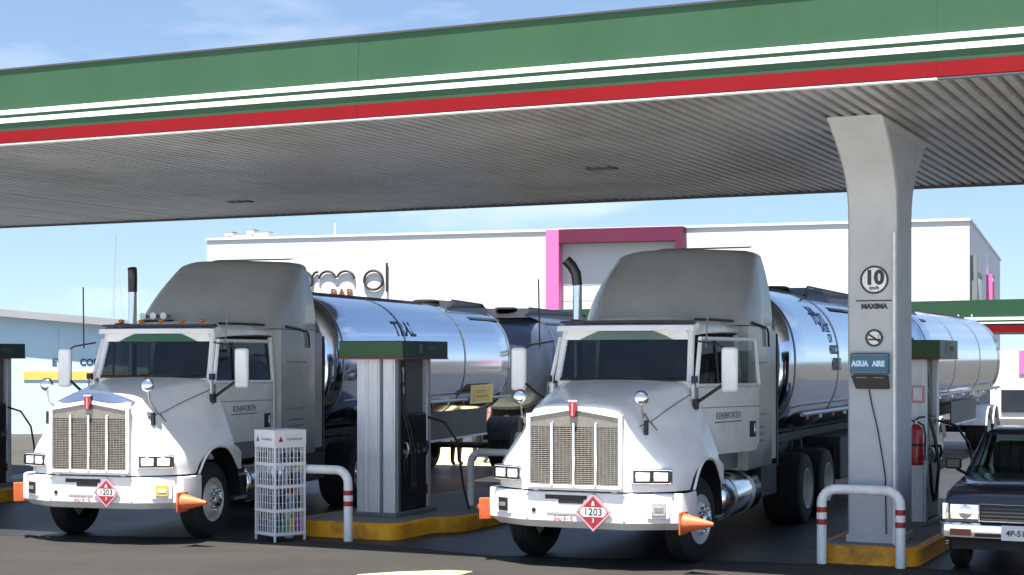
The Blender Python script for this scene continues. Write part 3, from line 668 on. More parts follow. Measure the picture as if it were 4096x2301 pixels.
        if s > 0:
            text('door_lettering', door_word, .12, 'grey_trim', door, frame_mat((.004,.86,1.665), (0,1,0), (0,0,1)), font_sx=.95)
            MB().box(.001, .006, .50, 1.22, 1.585, 1.60).build('lettering_line', 'grey_trim', door)
            MB().tube([(.0,.03,1.36),(.012,.03,1.9),(.01,.03,2.02)], .016, 6).build('door_edge_seal', 'grey_trim', door)
    # --- west coast mirrors
    for s in (1, -1):
        mx_ = s*1.345
        m_ = MB().box(mx_-.10, mx_+.10, 1.50, 1.57, 1.97, 2.50).build('side_mirror', 'truck_white', t, bevel=.035)
        MB().box(mx_-.085, mx_+.085, 1.571, 1.578, 2.0, 2.47).build('mirror_glass', 'chrome', m_)
        MB().tube([(s*.94,1.52,1.84),(s*1.08,1.50,1.93),(s*1.25,1.53,2.05)], .02, 6).build('mirror_arm', 'black', m_)
        MB().tube([(s*.90,1.60,2.58),(s*1.2,1.54,2.53),(s*1.33,1.535,2.45)], .012, 6).build('mirror_arm', 'black', m_)
        MB().box(s*.945-.03, s*.945+.03, 1.45, 1.53, 1.77, 1.89).build('mirror_bracket', 'black', m_)
        MB().box(s*.93-.03, s*.93+.03, 1.46, 1.53, 2.08, 2.16).build('mirror_bracket', 'black', m_)
        MB().tube([(s*.945,1.49,1.45),(s*.94,1.49,2.12)], .012, 6).build('mirror_post', 'grey_trim', m_)
    # --- sleeper and roof fairing
    def slp(z, k=0.):
        w_ = 1.08-k; r = .10; pts = [(-w_,3.33),(-w_+.02,3.32),(w_-.02,3.32),(w_,3.33)]
        for i in range(5): a = R(i*22.5); pts.append((w_-r+r*math.cos(a), 4.62-k-r+r*math.sin(a)))
        for i in range(5): a = R(90+i*22.5); pts.append((-w_+r+r*math.cos(a), 4.62-k-r+r*math.sin(a)))
        return [(x, y, z) for x, y in pts]
    sl = MB().loft([slp(.93,.02), slp(.96), slp(1.8), slp(2.78)]).build('sleeper', 'truck_gray', t, sharp=40)
    for s in (-1, 1):
        MB().box(s*1.083-.004, s*1.083+.004, 3.52, 4.22, 2.30, 2.315).build('panel_seam', 'grey_trim', sl)
        MB().box(s*1.083-.004, s*1.083+.004, 3.52, 4.22, 1.62, 1.632).build('panel_seam', 'grey_trim', sl)
        for z in (1.45,1.36,1.27): MB().box(s*1.083-.006, s*1.083+.006, 3.60, 4.10, z, z+.025).build('vent_slot', 'grey_trim', sl)
        MB().box(s*1.02-.03, s*1.02+.03, 4.60, 4.88, 1.0, 2.75).build('side_extender', 'truck_gray', sl, bevel=.01)
        MB().box(s*1.05-.012, s*1.05+.012, 4.885, 4.93, .9, 2.70).build('extender_edge', 'black', sl)
    def fair(q, inset=0., zadd=0.):
        yf = 2.02+(q**1.25)*1.42+inset; w_ = 1.075-.17*q**2-inset*.8; ysd = yf+(1.15*(1-.45*q))*(1-inset*.3); yr = 4.64-inset*.5
        z = 2.79+q*.985+zadd; pts = []
        for i in range(-9, 10):
            u = i/9; pts.append((w_*u, yf+(ysd-yf)*abs(u)**2.3, z))
        return pts+[(w_, (ysd+yr)/2, z), (w_, yr-.08, z), (w_-.08, yr, z), (-w_+.08, yr, z), (-w_, yr-.08, z), (-w_, (ysd+yr)/2, z)]
    fr = MB().loft([fair(q) for q in (0,.1,.25,.4,.55,.7,.82,.91,.97)]+[fair(1,.03,.0), fair(1,.09,.022), fair(1,.2,.03)]).build('roof_fairing', 'truck_gray', t, sharp=60)
    MB().obox((.30,4.02,3.835), (.62,0,.0), (0,.10,.012), (0,0,.006)).build('fairing_flap', 'grey_trim', fr)
    MB().tube([(.62,3.62,3.10),(.86,3.83,3.35),(.97,4.25,3.45)], .005, 5).build('fairing_crease', 'grey_trim', fr)
    # exhaust stack behind the cab, right side
    ex = MB().tube([(-1.13,2.98,1.2),(-1.13,2.98,3.35)], .062, 14).build('exhaust_stack', 'chrome', t)
    if tip == 'straight': tp = [(-1.13,2.98,3.33),(-1.13,2.98,3.52),(-1.125,2.97,3.62),(-1.12,2.95,3.68)]
    else: tp = [(-1.13,2.98,3.33),(-1.14,2.96,3.48),(-1.19,2.93,3.58),(-1.26,2.90,3.66)]
    MB().tube(tp, [.066,.068,.068,.068], 14).build('exhaust_tip', 'black_paint', ex)
    # antenna rods, horn
    MB().tube([(-1.10,1.62,2.5),(-1.13,1.65,3.35)], .010, 5).build('antenna', 'black', t)
    MB().tube([(1.0,1.72,2.5),(1.02,1.80,3.16)], .009, 5).build('antenna', 'grey_trim', t)
    if horn_r:
        hb = MB().box(-.42, .02, 1.95, 2.15, 2.86, 2.90).build('roof_light_bar', 'black', t)
        for x in (-.36,-.2,-.04): MB().lathe((x,2.1,2.95), (0,-1,0), [(0,.02),(.1,.025),(.18,.05)], 10).build('air_horn', 'steel_dull', hb)
    # tanks, steps, deck plate
    for s in (-1, 1):
        ft = MB().lathe((s*.80,2.35,.63), (0,1,0), [(0,.02),(.0,.22),(.03,.27),(.06,.285),(1.64,.285),(1.67,.27),(1.70,.22),(1.70,.02)], 30).build('fuel_tank', 'chrome', t, sharp=50)
        for y in (2.75,3.6): MB().lathe((s*.80,y,.63), (0,1,0), [(0,.292),(.06,.292)], 30).build('tank_strap', 'steel_dull', ft)
        sb = MB().box(s*.82-.20, s*.82+.20, 1.88, 2.30, .42, .88).build('step_box', 'chassis', t, bevel=.02)
        MB().box(s*1.03-.03, s*1.03+.03, 1.92, 2.28, .44, .475).build('step', 'steel_dull', sb)
        MB().box(s*1.03-.03, s*1.03+.03, 1.92, 2.28, .76, .79).build('step', 'steel_dull', sb)
        MB().box(s*.75-.25, s*.75+.25, 4.25, 5.1, .5, .92).build('tool_box', 'chassis', t, bevel=.02)
        MB().obox((s*.82,8.35,.62), (.28,0,0), (0,.012,0), (0,0,.36)).build('mud_flap', 'rubber', t)
    MB().box(-.55, .55, 6.1, 7.3, 1.07, 1.22).build('fifth_wheel', 'chassis', t, bevel=.03)
    for a, bq in (((-.1,4.70,1.35),(-.1,5.4,1.9)), ((.12,4.70,1.4),(.15,5.3,1.8)), ((.3,4.72,1.42),(.3,5.2,1.7))):
        MB().tube([a, Vector(a).lerp(Vector(bq), .5)+Vector((0,0,-.28)), bq], .018, 6).build('air_line', 'red_dark' if a[0] < 0 else 'black', t)
    # wheels
    wheel(t, .965, WY, .505, .27, 1, -steer, style='steer', rim_m='rim_white' if steer else 'rim_worn')
    wheel(t, -.965, WY, .505, .27, -1, -steer, style='steer', rim_m='rim_white')
    for y in (6.05, 7.4):
        MB().box(-.9, .9, y-.06, y+.06, .45, .57).build('rear_axle', 'chassis', t)
        for s in (-1, 1): wheel(t, s*.93, y, .505, .56, s, 0, style='dual', rim_m='rim_worn')
    return t
mat('rim_white', (.72,.73,.73), .3, .35, .08, 8, dirt=(.35,.33,.30), dirt_amt=.3)
mat('rim_worn', (.66,.64,.58), .45, .2, .12, 10, dirt=(.28,.22,.16), dirt_amt=.6)
mat('fog_grey', (.45,.45,.43), .25, .3, .2, 30)
mat('sky_blue_gloss', (.10,.13,.22), .15, .2, .15, 6, coat=.6)  # reflected sky blue put into the deflector's colour
PL, TL = (-5.34, 20.66), 17.0
PR, TR = (.707, 18.24), 23.5
trL = tractor('white conventional tractor at left with blue nose deflector and gray sleeper', PL, TL, 0, 0, 'fog_yellow', bug=True, horn_r=True, mir_z=2.03, tip='straight', door_word='KENWORTH')
trR = tractor('white conventional tractor at right with its side door slightly open', PR, TR, 8.5, 7, 'fog_grey', mir_z=1.93, tip='curved', door_word='KENWORTH', tint='windshield')

# hazard placards with text on the bumpers
def placard(label, tr, X, Z, r, lines, group):
    p = thing('hazard_placard', label, 'placard', (0,0,0), 0, group)
    p.matrix_world = tr.matrix_basis @ Matrix.Translation((X, -.02, Z))
    MB().prism([(-r,0),(0,-r),(r,0),(0,r)], 'y', -.012, 0).build('board', 'placard_pink', p)
    MB().add([(-r*.62,-.0135,-r*.24),(r*.62,-.0135,-r*.24),(r*.72,-.0135,0),(r*.62,-.0135,r*.24),(-r*.62,-.0135,r*.24),(-r*.72,-.0135,0)], [(0,1,2,3,4,5)]).build('number_band', 'plate_white', p)
    q = r*.86
    for s in (1, -1):
        MB().add([(-q,-.014,s*.0),(0,-.014,s*q),(q,-.014,0),(q*.93,-.014,0),(0,-.014,s*q*.88),(-q*.93,-.014,0)], [(0,1,4,5),(1,2,3,4)]).build('border', 'grey_trim' if s > 0 else 'red_dark', p)
    k = r*.80
    MB().add([(-k*.66,-.0145,k*.32),(k*.66,-.0145,k*.32),(0,-.0145,k)], [(0,1,2)]).build('flame_field', 'red_dark', p)
    MB().add([(-k*.66,-.0145,-k*.32),(k*.66,-.0145,-k*.32),(0,-.0145,-k)], [(0,1,2)]).build('class_field', 'red_dark', p)
    MB().add([(-.02,-.016,k*.42),(.02,-.016,k*.42),(.012,-.016,k*.60),(0,-.016,k*.75),(-.014,-.016,k*.58)], [(0,1,2,3,4)]).build('flame', 'plate_white', p)
    text('number', '1203', r*.52, 'ink', p, frame_mat((0,-.015,0), (1,0,0), (0,0,1)), ext=.001, bold=.002)
    text('class_numeral', '3', r*.30, 'plate_white', p, frame_mat((0,-.016,-k*.55), (1,0,0), (0,0,1)), ext=.001)
    return p
g_ = 'hazard placards on the truck bumpers'
placard('red and white diamond placard on the left truck bumper', trL, .24, .675, .185, None, g_)
placard('red and white diamond placard on the right truck bumper', trR, .225, .66, .215, None, g_)
for tr, X in ((trL, -.12), (trR, -.14)):
    text('bumper_lettering', 'SCT-4', .09, 'ink_red', tr, frame_mat((X,-.012,.575), (1,0,0), (0,0,1)), ext=.001)
    MB().box(X-.20, X+.16, -.013, -.006, .635, .642).build('lettering_line', 'grey_trim', tr)

# orange cones fixed on the bumper corners, pointing outwards
def cone(label, tr, X, s, dz=0., ydir=-.1, Y=.05):
    p = thing('traffic_cone', label, 'traffic cone', (0,0,0), 0, 'orange cones on the bumper corners')
    p.matrix_world = tr.matrix_basis @ Matrix.Translation((X, Y, .60+dz))
    d = Vector((s, ydir, 0)).normalized()
    MB().lathe((0,0,0), d, [(.02,.105),(.06,.10),(.34,.026),(.36,.02)], 18).build('body', 'cone_orange', p)
    u = Vector((0,0,1)); v = d.cross(u)
    MB().obox(d*.012, u*.125, v*.125, d*.012).build('foot', 'cone_orange', p, bevel=.008)
    return p
cone('orange cone on the right-hand bumper corner of the left truck', trL, 1.225, 1, -.03, -.05, .10)
cone('orange cone on the far left bumper corner of the left truck', trL, -1.20, -1, .02, .9, .33)
cone('orange cone beside the front wheel of the right truck', trR, 1.225, 1, -.03, -.05, .08)
cone('orange cone on the bumper corner of the right truck beside the pump', trR, -1.20, -1, .02, .9, .33)

# ------------------------------------------------------------------ tank trailers
TA, TBH, TZ = 1.19, 1.12, 2.29
def tank_pt(ph, y, k=1.0):
    c, s = math.cos(ph), math.sin(ph); e = 2/2.4
    return (TA*k*math.copysign(abs(c)**e, c), y, TZ+TBH*k*math.copysign(abs(s)**e, s))
def trailer(label, P, th, y0, y1, axles, hood=None, skirt=None, legs=None, lights=None, rear=False, barrel='polished', cover=None, cabinet=None):
    t = thing('tank_trailer', label, 'tank trailer', (P[0], P[1], 0), th, 'polished steel tank trailers')
    n = 72; rings = []
    dome = [(0,.30),(.03,.62),(.09,.84),(.17,.945),(.25,.985),(.33,1.0)]
    for dy, k in dome: rings.append([tank_pt(2*math.pi*i/n, y0+dy, k) for i in range(n)])
    m_ = 12
    for j in range(1, m_): rings.append([tank_pt(2*math.pi*i/n, y0+.33+(y1-y0-.66)*j/m_) for i in range(n)])
    for dy, k in reversed(dome): rings.append([tank_pt(2*math.pi*i/n, y1-dy, k) for i in range(n)])
    MB().loft(rings).build('tank_barrel', barrel, t, sharp=60)
    if cover:   # black sheet over the tail, its front edge running down and back
        rows = []
        for i in range(13):
            ph = R(95-8.2*i); rows.append([tank_pt(ph, cover[0]+(cover[1]-cover[0])*(i/12)**.8+(y1-.36-cover[0]-(cover[1]-cover[0])*(i/12)**.8)*k/6, 1.014) for k in range(7)])
        MB().loft(rows, False, False, closed=False).build('tail_cover', 'black_sheet', t)
    if cabinet:
        for s in (-1, 1): MB().box(s*.85-.28, s*.85+.28, cabinet[0], cabinet[1], .45, 1.12).build('hose_cabinet', 'chassis', t, bevel=.02)
    for y in [y0+.34, y1-.34]+[y0+(y1-y0)*k for k in (.33,.66)]:
        MB().loft([[tank_pt(2*math.pi*i/n, y-.02, 1.004) for i in range(n)], [tank_pt(2*math.pi*i/n, y-.02, 1.010) for i in range(n)], [tank_pt(2*math.pi*i/n, y+.02, 1.010) for i in range(n)], [tank_pt(2*math.pi*i/n, y+.02, 1.004) for i in range(n)]], False, False).build('band', 'steel_dull', t)
    top = TZ+TBH
    MB().box(-.30, .30, y0+.6, y1-.6, top-.02, top+.025).build('walkway', 'chassis', t)
    if hood:
        a, b = hood; hb = MB()
        hb.loft([[(-.66,a,top-.14),(.66,a,top-.14),(.52,a+.7,top+.09),(-.52,a+.7,top+.09)], [(-.78,b,top-.24),(.78,b,top-.24),(.56,b-.1,top+.07),(-.56,b-.1,top+.07)]])
        h = hb.build('manhole_hood', 'black', t, bevel=.02)
        for k in range(4):
            y = a+.5+(b-a-.9)*k/3
            MB().lathe((0,y,top+.06), (0,0,1), [(0,.26),(.03,.26),(.05,.20),(.055,.05)], 18).build('manhole_lid', 'chassis', h)
        for s in (-1, 1):
            MB().tube([(s*.60,a+.1,top-.06),(s*.60,a+.35,top+.09),(s*.60,b-.3,top+.06),(s*.60,b,top-.06)], .018, 6).build('rollover_rail', 'black', h)
            MB().loft([[tank_pt(R(90-s*24), a, 1.012), tank_pt(R(90-s*46), a+.6, 1.012)], [tank_pt(R(90-s*24), b, 1.012), tank_pt(R(90-s*46), b, 1.012)]], False, False, closed=False).build('spill_apron', 'black', h)
    # frame, rails, underside
    for s in (-1, 1):
        MB().box(s*.45-.06, s*.45+.06, y0+.5, y1-.2, .98, 1.22).build('frame_beam', 'chassis', t)
        MB().tube([(s*1.15,y0+.9,1.56),(s*1.15,y1-.15,1.56)], .032, 8).build('side_rail', 'steel_dull', t)
        for k in range(int((y1-y0-1.2)/.85)):
            MB().box(s*1.185-.012, s*1.185+.012, y0+1.0+k*.85, y0+1.10+k*.85, 1.49, 1.535).build('marker_light', 'white_tape' if k % 2 else 'red', t)
    if skirt:
        for s in (-1, 1):
            MB().box(s*1.06-.015, s*1.06+.015, skirt[0], skirt[1], .86, 1.36).build('side_skirt', 'skirt_grey', t)
            MB().box(s*1.06-.03, s*1.06+.03, skirt[0], skirt[1], .82, .858).build('skirt_trim', 'alu', t)
    if legs:
        for s in (-1, 1):
            l_ = MB().box(s*.62-.06, s*.62+.06, legs-.06, legs+.06, .30, 1.1).build('landing_leg', 'chassis', t)
            MB().box(s*.62-.12, s*.62+.12, legs-.12, legs+.12, .26, .30).build('leg_foot', 'steel_dull', l_)
    for y in axles:
        MB().cyl((-.9,y,.5), (.9,y,.5), .065, n=10).build('axle', 'chassis', t)
        for s in (-1, 1):
            wheel(t, s*.93, y, .50, .54, s, 0, style='dual', rim_m='rim_worn')
            arc = [[(s*.62, y+.60*math.cos(R(a)), .52+.60*math.sin(R(a))), (s*1.22, y+.60*math.cos(R(a)), .52+.60*math.sin(R(a))), (s*1.23, y+.58*math.cos(R(a)), .52+.58*math.sin(R(a)))] for a in range(12, 169, 12)]
            MB().loft(arc, False, False, closed=False).build('fender', 'hoop_white' if rear else 'chassis', t)
    if rear:
        rb = MB().box(-1.15, 1.15, y1+.02, y1+.14, .52, .66).build('rear_bumper', 'steel_dull', t, bevel=.01)
        for s in (-1, 1):
            MB().cyl((s*.9,y1+.145,.59), (s*.9,y1+.17,.59), .05, n=14).build('tail_lamp', 'red', rb)
            MB().box(s*.6-.04, s*.6+.04, y1-.2, y1+.05, .66, 1.1).build('bumper_post', 'chassis', t)
        MB().tube([(.55,y1+.05,.9),(.55,y1+.06,3.0),(.45,y1-.25,3.5)], .02, 6).build('ladder_rail', 'alu', t)
        MB().tube([(.2,y1+.05,.9),(.2,y1+.06,3.0),(.1,y1-.25,3.5)], .02, 6).build('ladder_rail', 'alu', t)
        for k in range(7): MB().tube([(.2,y1+.055,1.0+k*.33),(.55,y1+.055,1.0+k*.33)], .014, 6).build('ladder_rung', 'alu', t)
    return t
mat('black_sheet', (.022,.025,.032), .4, 0, .3, 2, bump=.25, bs=3)
mat('tank_shade_tone', (.10,.13,.19), .28, .6, .15, 1)  # shade and dark reflections put into the colour of one barrel
mat('skirt_grey', (.05,.054,.056), .45, .2, .2, 3, dirt=(.12,.11,.09), dirt_amt=.4)
tl1 = trailer('polished tank trailer behind the left truck lettered TRAL', PL, TL, 5.05, 14.55, (14.75,), hood=(11.9,14.45), skirt=(8.6,13.0), legs=7.9)
tl2 = trailer('second polished tank trailer of the left truck, its dark front end showing in the gap', PL, TL, 17.5, 28.5, (19.6,26.2,27.5), hood=(17.3,23), skirt=(20.6,25), rear=True, barrel='tank_shade_tone')
tr1 = trailer('polished tank trailer behind the right truck with small lines of dark lettering', PR, TR, 5.05, 14.55, (12.9,14.1), hood=(8.3,12.6), legs=7.9, cabinet=(8.6,12.0))
tr2 = trailer('second polished tank trailer of the right truck, seen to the right of the column', PR, TR, 16.3, 28.6, (18.2,26.0,27.3), hood=(17.0,18.2), skirt=(20.5,24.5), rear=True)
def on_tank(ph0, y0, sx=1., k=1.006):
    return lambda co: Vector(tank_pt(R(ph0)+co.y/1.15, y0+co.x*sx, k+co.z*.2))
text('tank_lettering', 'TRAL', .42, 'ink_blue', tl1, None, fn=on_tank(26, 8.3), bold=.008)
for i, (s_, sz) in enumerate((('VIA', .30), ('TOTL', .34), ('SA DE', .18), ('CV', .18), ('MEXICO', .16), ('MEXICO', .16))):
    text('tank_lettering', s_, sz, 'ink_blue', tr1, None, fn=on_tank(40-i*8.2, 7.35+.14*i), bold=.006)
yp = thing('yellow_placard', 'yellow square placard with pale border low on the left tank', 'placard', (PL[0], PL[1], 0), TL)
mat('yellow_pale', (.85,.66,.25), .4, 0, .06, 10)
def lean_plate(name, y0, y1, z0, z1, x0, x1, m):   # plate on the rail brackets, its top edge set back a little
    k = .16
    MB().loft([[(x0,y0,z0),(x0,y1,z0),(x0-.03,y1+k,z1),(x0-.03,y0+k,z1)], [(x1,y0,z0),(x1,y1,z0),(x1-.03,y1+k,z1),(x1-.03,y0+k,z1)]]).build(name, m, yp)
lean_plate('border', 11.55, 12.95, 1.47, 1.83, 1.20, 1.212, 'yellow_pale')
lean_plate('field', 11.72, 12.80, 1.515, 1.80, 1.2125, 1.218, 'yellow_plate')
lean_plate('wording_strip', 11.95, 12.55, 1.70, 1.725, 1.2185, 1.221, 'amber_dark')
lean_plate('wording_strip', 11.90, 12.60, 1.60, 1.63, 1.2185, 1.222, 'amber_dark')
for y in (11.7, 12.8): MB().box(1.10, 1.199, y-.03, y+.03, 1.5, 1.6).build('bracket', 'steel_dull', yp)

# ------------------------------------------------------------------ white wire rack with oil bottles
rk = thing('wire_rack', 'white wire display rack full of oil bottles beside the left truck', 'rack', (-3.02, 21.24, 0), -45+4)
S = .225; RH = 1.42
for sx in (-1, 1):
    for sy in (-1, 1): MB().box(sx*S-.013, sx*S+.013, sy*S-.013, sy*S+.013, 0, RH).build('post', 'rack_white', rk, bevel=.003)
for z in (.10, .40, .71, 1.0, 1.235):
    sh = MB().box(-S-.008, S+.008, -S-.008, S+.008, z-.006, z+.004).build('shelf', 'rack_white', rk) if z < 1.2 else None
    e = MB()
    for s in (-1, 1): e.box(-S-.012, S+.012, s*(S+.012)-.006, s*(S+.012)+.006, z-.02, z+.022); e.box(s*(S+.012)-.006, s*(S+.012)+.006, -S-.005, S+.005, z-.02, z+.022)
    e.build('shelf_edge', 'rack_white', rk)
wr = MB()
for k in range(1, 8):
    x = -S+2*S*k/8
    for s in (-1, 1): wr.tube([(x, s*(S+.004), .10), (x, s*(S+.004), 1.24)], .0065, 5); wr.tube([(s*(S+.004), x, .10), (s*(S+.004), x, 1.24)], .0065, 5)
for zz in (.20,.28,.50,.60,.80,.90,1.08,1.16):
    for s in (-1, 1): wr.tube([(-S, s*(S+.006), zz), (S, s*(S+.006), zz)], .004, 4); wr.tube([(s*(S+.006), -S, zz), (s*(S+.006), S, zz)], .004, 4)
wr.build('wire_bars', 'rack_white', rk, kind='stuff')
hp = MB()
for s in (-1, 1): hp.box(-S-.014, S+.014, s*(S+.016)-.004, s*(S+.016)+.004, 1.245, RH+.02); hp.box(s*(S+.016)-.004, s*(S+.016)+.004, -S-.011, S+.011, 1.245, RH+.02)
hpo = hp.build('header_panel', 'rack_white', rk)
for o_, xd, off_ in (((0,-S-.021,1.32), (1,0,0), Vector((1,0,0))), ((-S-.021,0,1.32), (0,-1,0), Vector((0,-1,0)))):
    o_ = Vector(o_)
    text('header_lettering', 'ROSHFRANS', .042, 'ink', hpo, frame_mat(o_+off_*.06, xd, (0,0,1)), ext=.0008)
    nv = Vector(xd).cross(Vector((0,0,1)))
    a = o_-off_*.15+nv*(.001); MB().add([a-off_*.035-Vector((0,0,.03)), a+off_*.035-Vector((0,0,.03)), a+Vector((0,0,.045))], [(0,1,2)]).build('header_emblem', 'red_dark', hpo)
MB().lathe((S+.03,.0,1.12), (1,-.6,0), [(0,.012),(.03,.012),(.06,.045),(.085,.045)], 12).build('side_knob', 'rack_white', rk)
def bottle(x, y, z, h, m, i):
    b = MB(); w0 = .034; dd = .022
    def rg(k, zz): return [(x+sx*w0*k, y+sy*dd*k, z+zz) for sx, sy in ((-1,-1),(0,-1.08),(1,-1),(1.06,0),(1,1),(0,1.08),(-1,1),(-1.06,0))]
    b.loft([rg(.92,0), rg(1,.012), rg(1,h*.66), rg(.85,h*.76), rg(.42,h*.84), rg(.40,h)])
    o = b.build('oil_bottle', m); o.parent = None; o.location = rk.location; o.rotation_euler = rk.rotation_euler
    cp = MB().cyl((x,y,z+h), (x,y,z+h+.022), .013, n=8).build('cap', 'bottle1' if i % 3 else 'bottle4', o)
    return o
tiers = [(.105,.20,'lowest'),(.405,.21,'third'),(.715,.19,'second'),(1.005,.17,'top')]
cn = {0:'blue',1:'black',2:'yellow',3:'green',4:'red',5:'white',6:'grey blue',7:'magenta'}
pal = {'lowest':(1,3,2,7,1,6,1,1), 'third':(1,1,6,1,1,1,1,6), 'second':(1,6,1,0,1,1,6,1), 'top':(6,1,1,1,1,6,1,1)}
for z, h, nm in tiers:
    i = 0
    for face in (0, 1):
        for k in range(4):
            q = -S+.06+k*(2*S-.12)/3
            x, y = (q, -S+.05) if face == 0 else (-S+.05, q+.03)
            if face == 1 and k == 0: i += 1; continue
            ci = pal[nm][(i) % 8]; o = bottle(x, y, z, h+random.uniform(-.02, .02), 'bottle%d' % ci, i)
            tag(o, '%s oil bottle, %s from the %s end of the rack\'s %s shelf, %s face' % (cn[ci], ('first','second','third','fourth')[k], 'left' if face == 0 or True else '', nm, 'right' if face == 0 else 'left'), 'bottle', 'oil bottles on the wire rack'); i += 1

# ------------------------------------------------------------------ dark pickup at the right edge
def pickup():
    t = thing('pickup_truck', 'dark navy pickup with chrome bumper at the right edge', 'pickup', (5.46, 17.55, 0), 24)
    W = .80
    # hood and wings: sections along Y
    def sec(y, w_, zt, zb, cr): return [(-w_,y,zb),(-w_-.01,y,(zt+zb)/2),(-w_+.01,y,zt-.08),(-w_+.07,y,zt-.015),(-w_*.5,y,zt+cr*.6),(0,y,zt+cr),(w_*.5,y,zt+cr*.6),(w_-.07,y,zt-.015),(w_-.01,y,zt-.08),(w_+.01,y,(zt+zb)/2),(w_,y,zb)]
    rings = [sec(.0,.77,.86,.50,.0), sec(.05,.785,.93,.46,.005), sec(.16,.795,.975,.42,.015), sec(.5,W,1.0,.42,.02), sec(.9,W+.01,1.015,.42,.02), sec(1.28,W+.015,1.03,.42,.02)]
    MB().loft(rings, True, True).build('hood', 'navy', t, sharp=45)
    MB().loft([sec(1.28,W+.015,1.02,.40,.0), sec(2.9,W+.015,1.03,.40,.0)]).build('cab_body', 'navy', t, sharp=45)
    # greenhouse
    gl = [[(-.72,1.30,1.0),(.72,1.30,1.0),(.74,2.85,1.0),(-.74,2.85,1.0)], [(-.58,1.86,1.47),(.58,1.86,1.47),(.60,2.72,1.48),(-.60,2.72,1.48)]]
    MB().loft(gl, False, False).build('cab_glass', 'windshield', t)
    MB().box(-.6, .6, 1.6, 2.8, .80, 1.0).build('cab_interior', 'interior', t)
    for s in (-1, 1):
        st = MB().box(s*.35-.22, s*.35+.22, 2.2, 2.75, 1.0, 1.35).build('seat', 'seat', t, bevel=.05)
        MB().tube([(s*.73,1.28,1.0),(s*.59,1.86,1.47)], .035, 7).build('windshield_pillar', 'navy', t)
        MB().tube([(s*.75,2.86,1.0),(s*.61,2.73,1.47)], .04, 7).build('rear_pillar', 'navy', t)
        MB().tube([(s*.745,2.05,1.0),(s*.60,2.12,1.47)], .025, 7).build('door_pillar', 'navy', t)
        m_ = MB().box(s*.93-.09, s*.93+.09, 1.52, 1.60, 1.06, 1.19).build('door_mirror', 'black_paint', t, bevel=.02)
        MB().tube([(s*.78,1.58,1.0),(s*.9,1.57,1.06)], .02, 6).build('mirror_arm', 'black', m_)
        h = MB().box(s*.57-.155, s*.57+.155, -.03, .02, .615, .785).build('headlight', 'chrome', t, bevel=.01)
        MB().lathe((s*.57+.01,-.03,.70), (0,-1,0), [(0,.075),(.012,.07),(.016,.03)], 18).build('lamp', 'lamp_glass', h)
        MB().box(s*.775-.03, s*.775+.03, .0, .09, .615, .785).build('corner_lamp', 'lamp_glass', t)
        MB().box(s*.60-.11, s*.60+.11, -.125, -.10, .45, .52).build('bumper_signal', 'amber_dark', t)
    MB().loft([[(-.58,1.84,1.46),(.58,1.84,1.46),(.60,2.75,1.47),(-.60,2.75,1.47)], [(-.57,1.86,1.50),(.57,1.86,1.50),(.59,2.72,1.51),(-.59,2.72,1.51)], [(-.48,1.95,1.54),(.48,1.95,1.54),(.5,2.65,1.54),(-.5,2.65,1.54)]]).build('roof', 'navy', t, sharp=60)
    for z in (.64,.68,.72,.76): MB().box(-.40, .40, -.025, .0, z-.008, z+.010).build('grille_slat', 'black', t)
    MB().tube([(-.41,-.03,.60),(-.41,-.03,.79),(.41,-.03,.79),(.41,-.03,.60),(-.41,-.03,.60)], .012, 6).build('grille_frame', 'chrome', t)
    path = [(-.85,.30),(-.84,.02),(-.78,-.07),(-.6,-.10),(.6,-.10),(.78,-.07),(.84,.02),(.85,.30)]
    b = MB(); b.loft([[(x,y+.03,.40) for x, y in path], [(x,y,.43) for x, y in path], [(x,y-.005,.50) for x, y in path], [(x,y,.565) for x, y in path], [(x,y+.04,.585) for x, y in path]], False, False, closed=False)
    b.build('bumper', 'chrome', t)
    MB().box(-.45, .45, -.108, -.10, .44, .48).build('bumper_slot', 'black', t)
    lp = MB().box(-.17, .17, -.125, -.112, .415, .575).build('licence_plate', 'plate_white', t)
    text('plate_number', '4P-512', .085, 'ink', lp, frame_mat((0,-.127,.49), (1,0,0), (0,0,1)), ext=.001, bold=.002)
    MB().box(-.72, .72, .1, 3.9, .28, .45).build('underbody', 'chassis', t)
    bd = MB(); bd.box(-W, W, 2.95, 5.0, .45, .95); bd.build('cargo_bed', 'navy', t, bevel=.02)
    for y in (.78, 4.1):
        for s in (-1, 1):
            wheel(t, s*.72, y, .345, .20, s, 0, rimr=.20, style='steer', rim_m='rim_worn')
    return t
pickup()

# ------------------------------------------------------------------ white store building behind
def front_wall_frame(A, B):
    d = (B-A); d.z = 0; return A, d.normalized(), d.length
A = Vector((-25.4, 135.7, 0)); B = Vector((32.5, 115.8, 0)); A0, DX, LW = front_wall_frame(A, B)
thB = -math.degrees(math.atan2(DX.y, DX.x)); NB = Vector((DX.y, -DX.x, 0))   # NB points to the camera
st = thing('store_building', 'large white store building with a pink portal and dark lettering', 'building', A, thB)
HB = 12.0
mb = MB(); mb.box(0, LW, 0, 52, 0, HB); mb.build('wall', 'wall_white', st)
MB().box(-.1, LW+.1, -.12, 52.1, HB, HB+.18).build('coping', 'wall_white', st)
def wall_pt(x, y):   # photograph point on the wall plane -> (s, z)
    r = Vector(((x-CX_)/F_, 1, (HY_-y)/F_)); n_ = NB
    tt = A.dot(n_)/r.dot(n_); p = r*tt; return ((p-A).dot(DX), p.z+CH_)
def wp(x, y): return wall_pt(x, y)
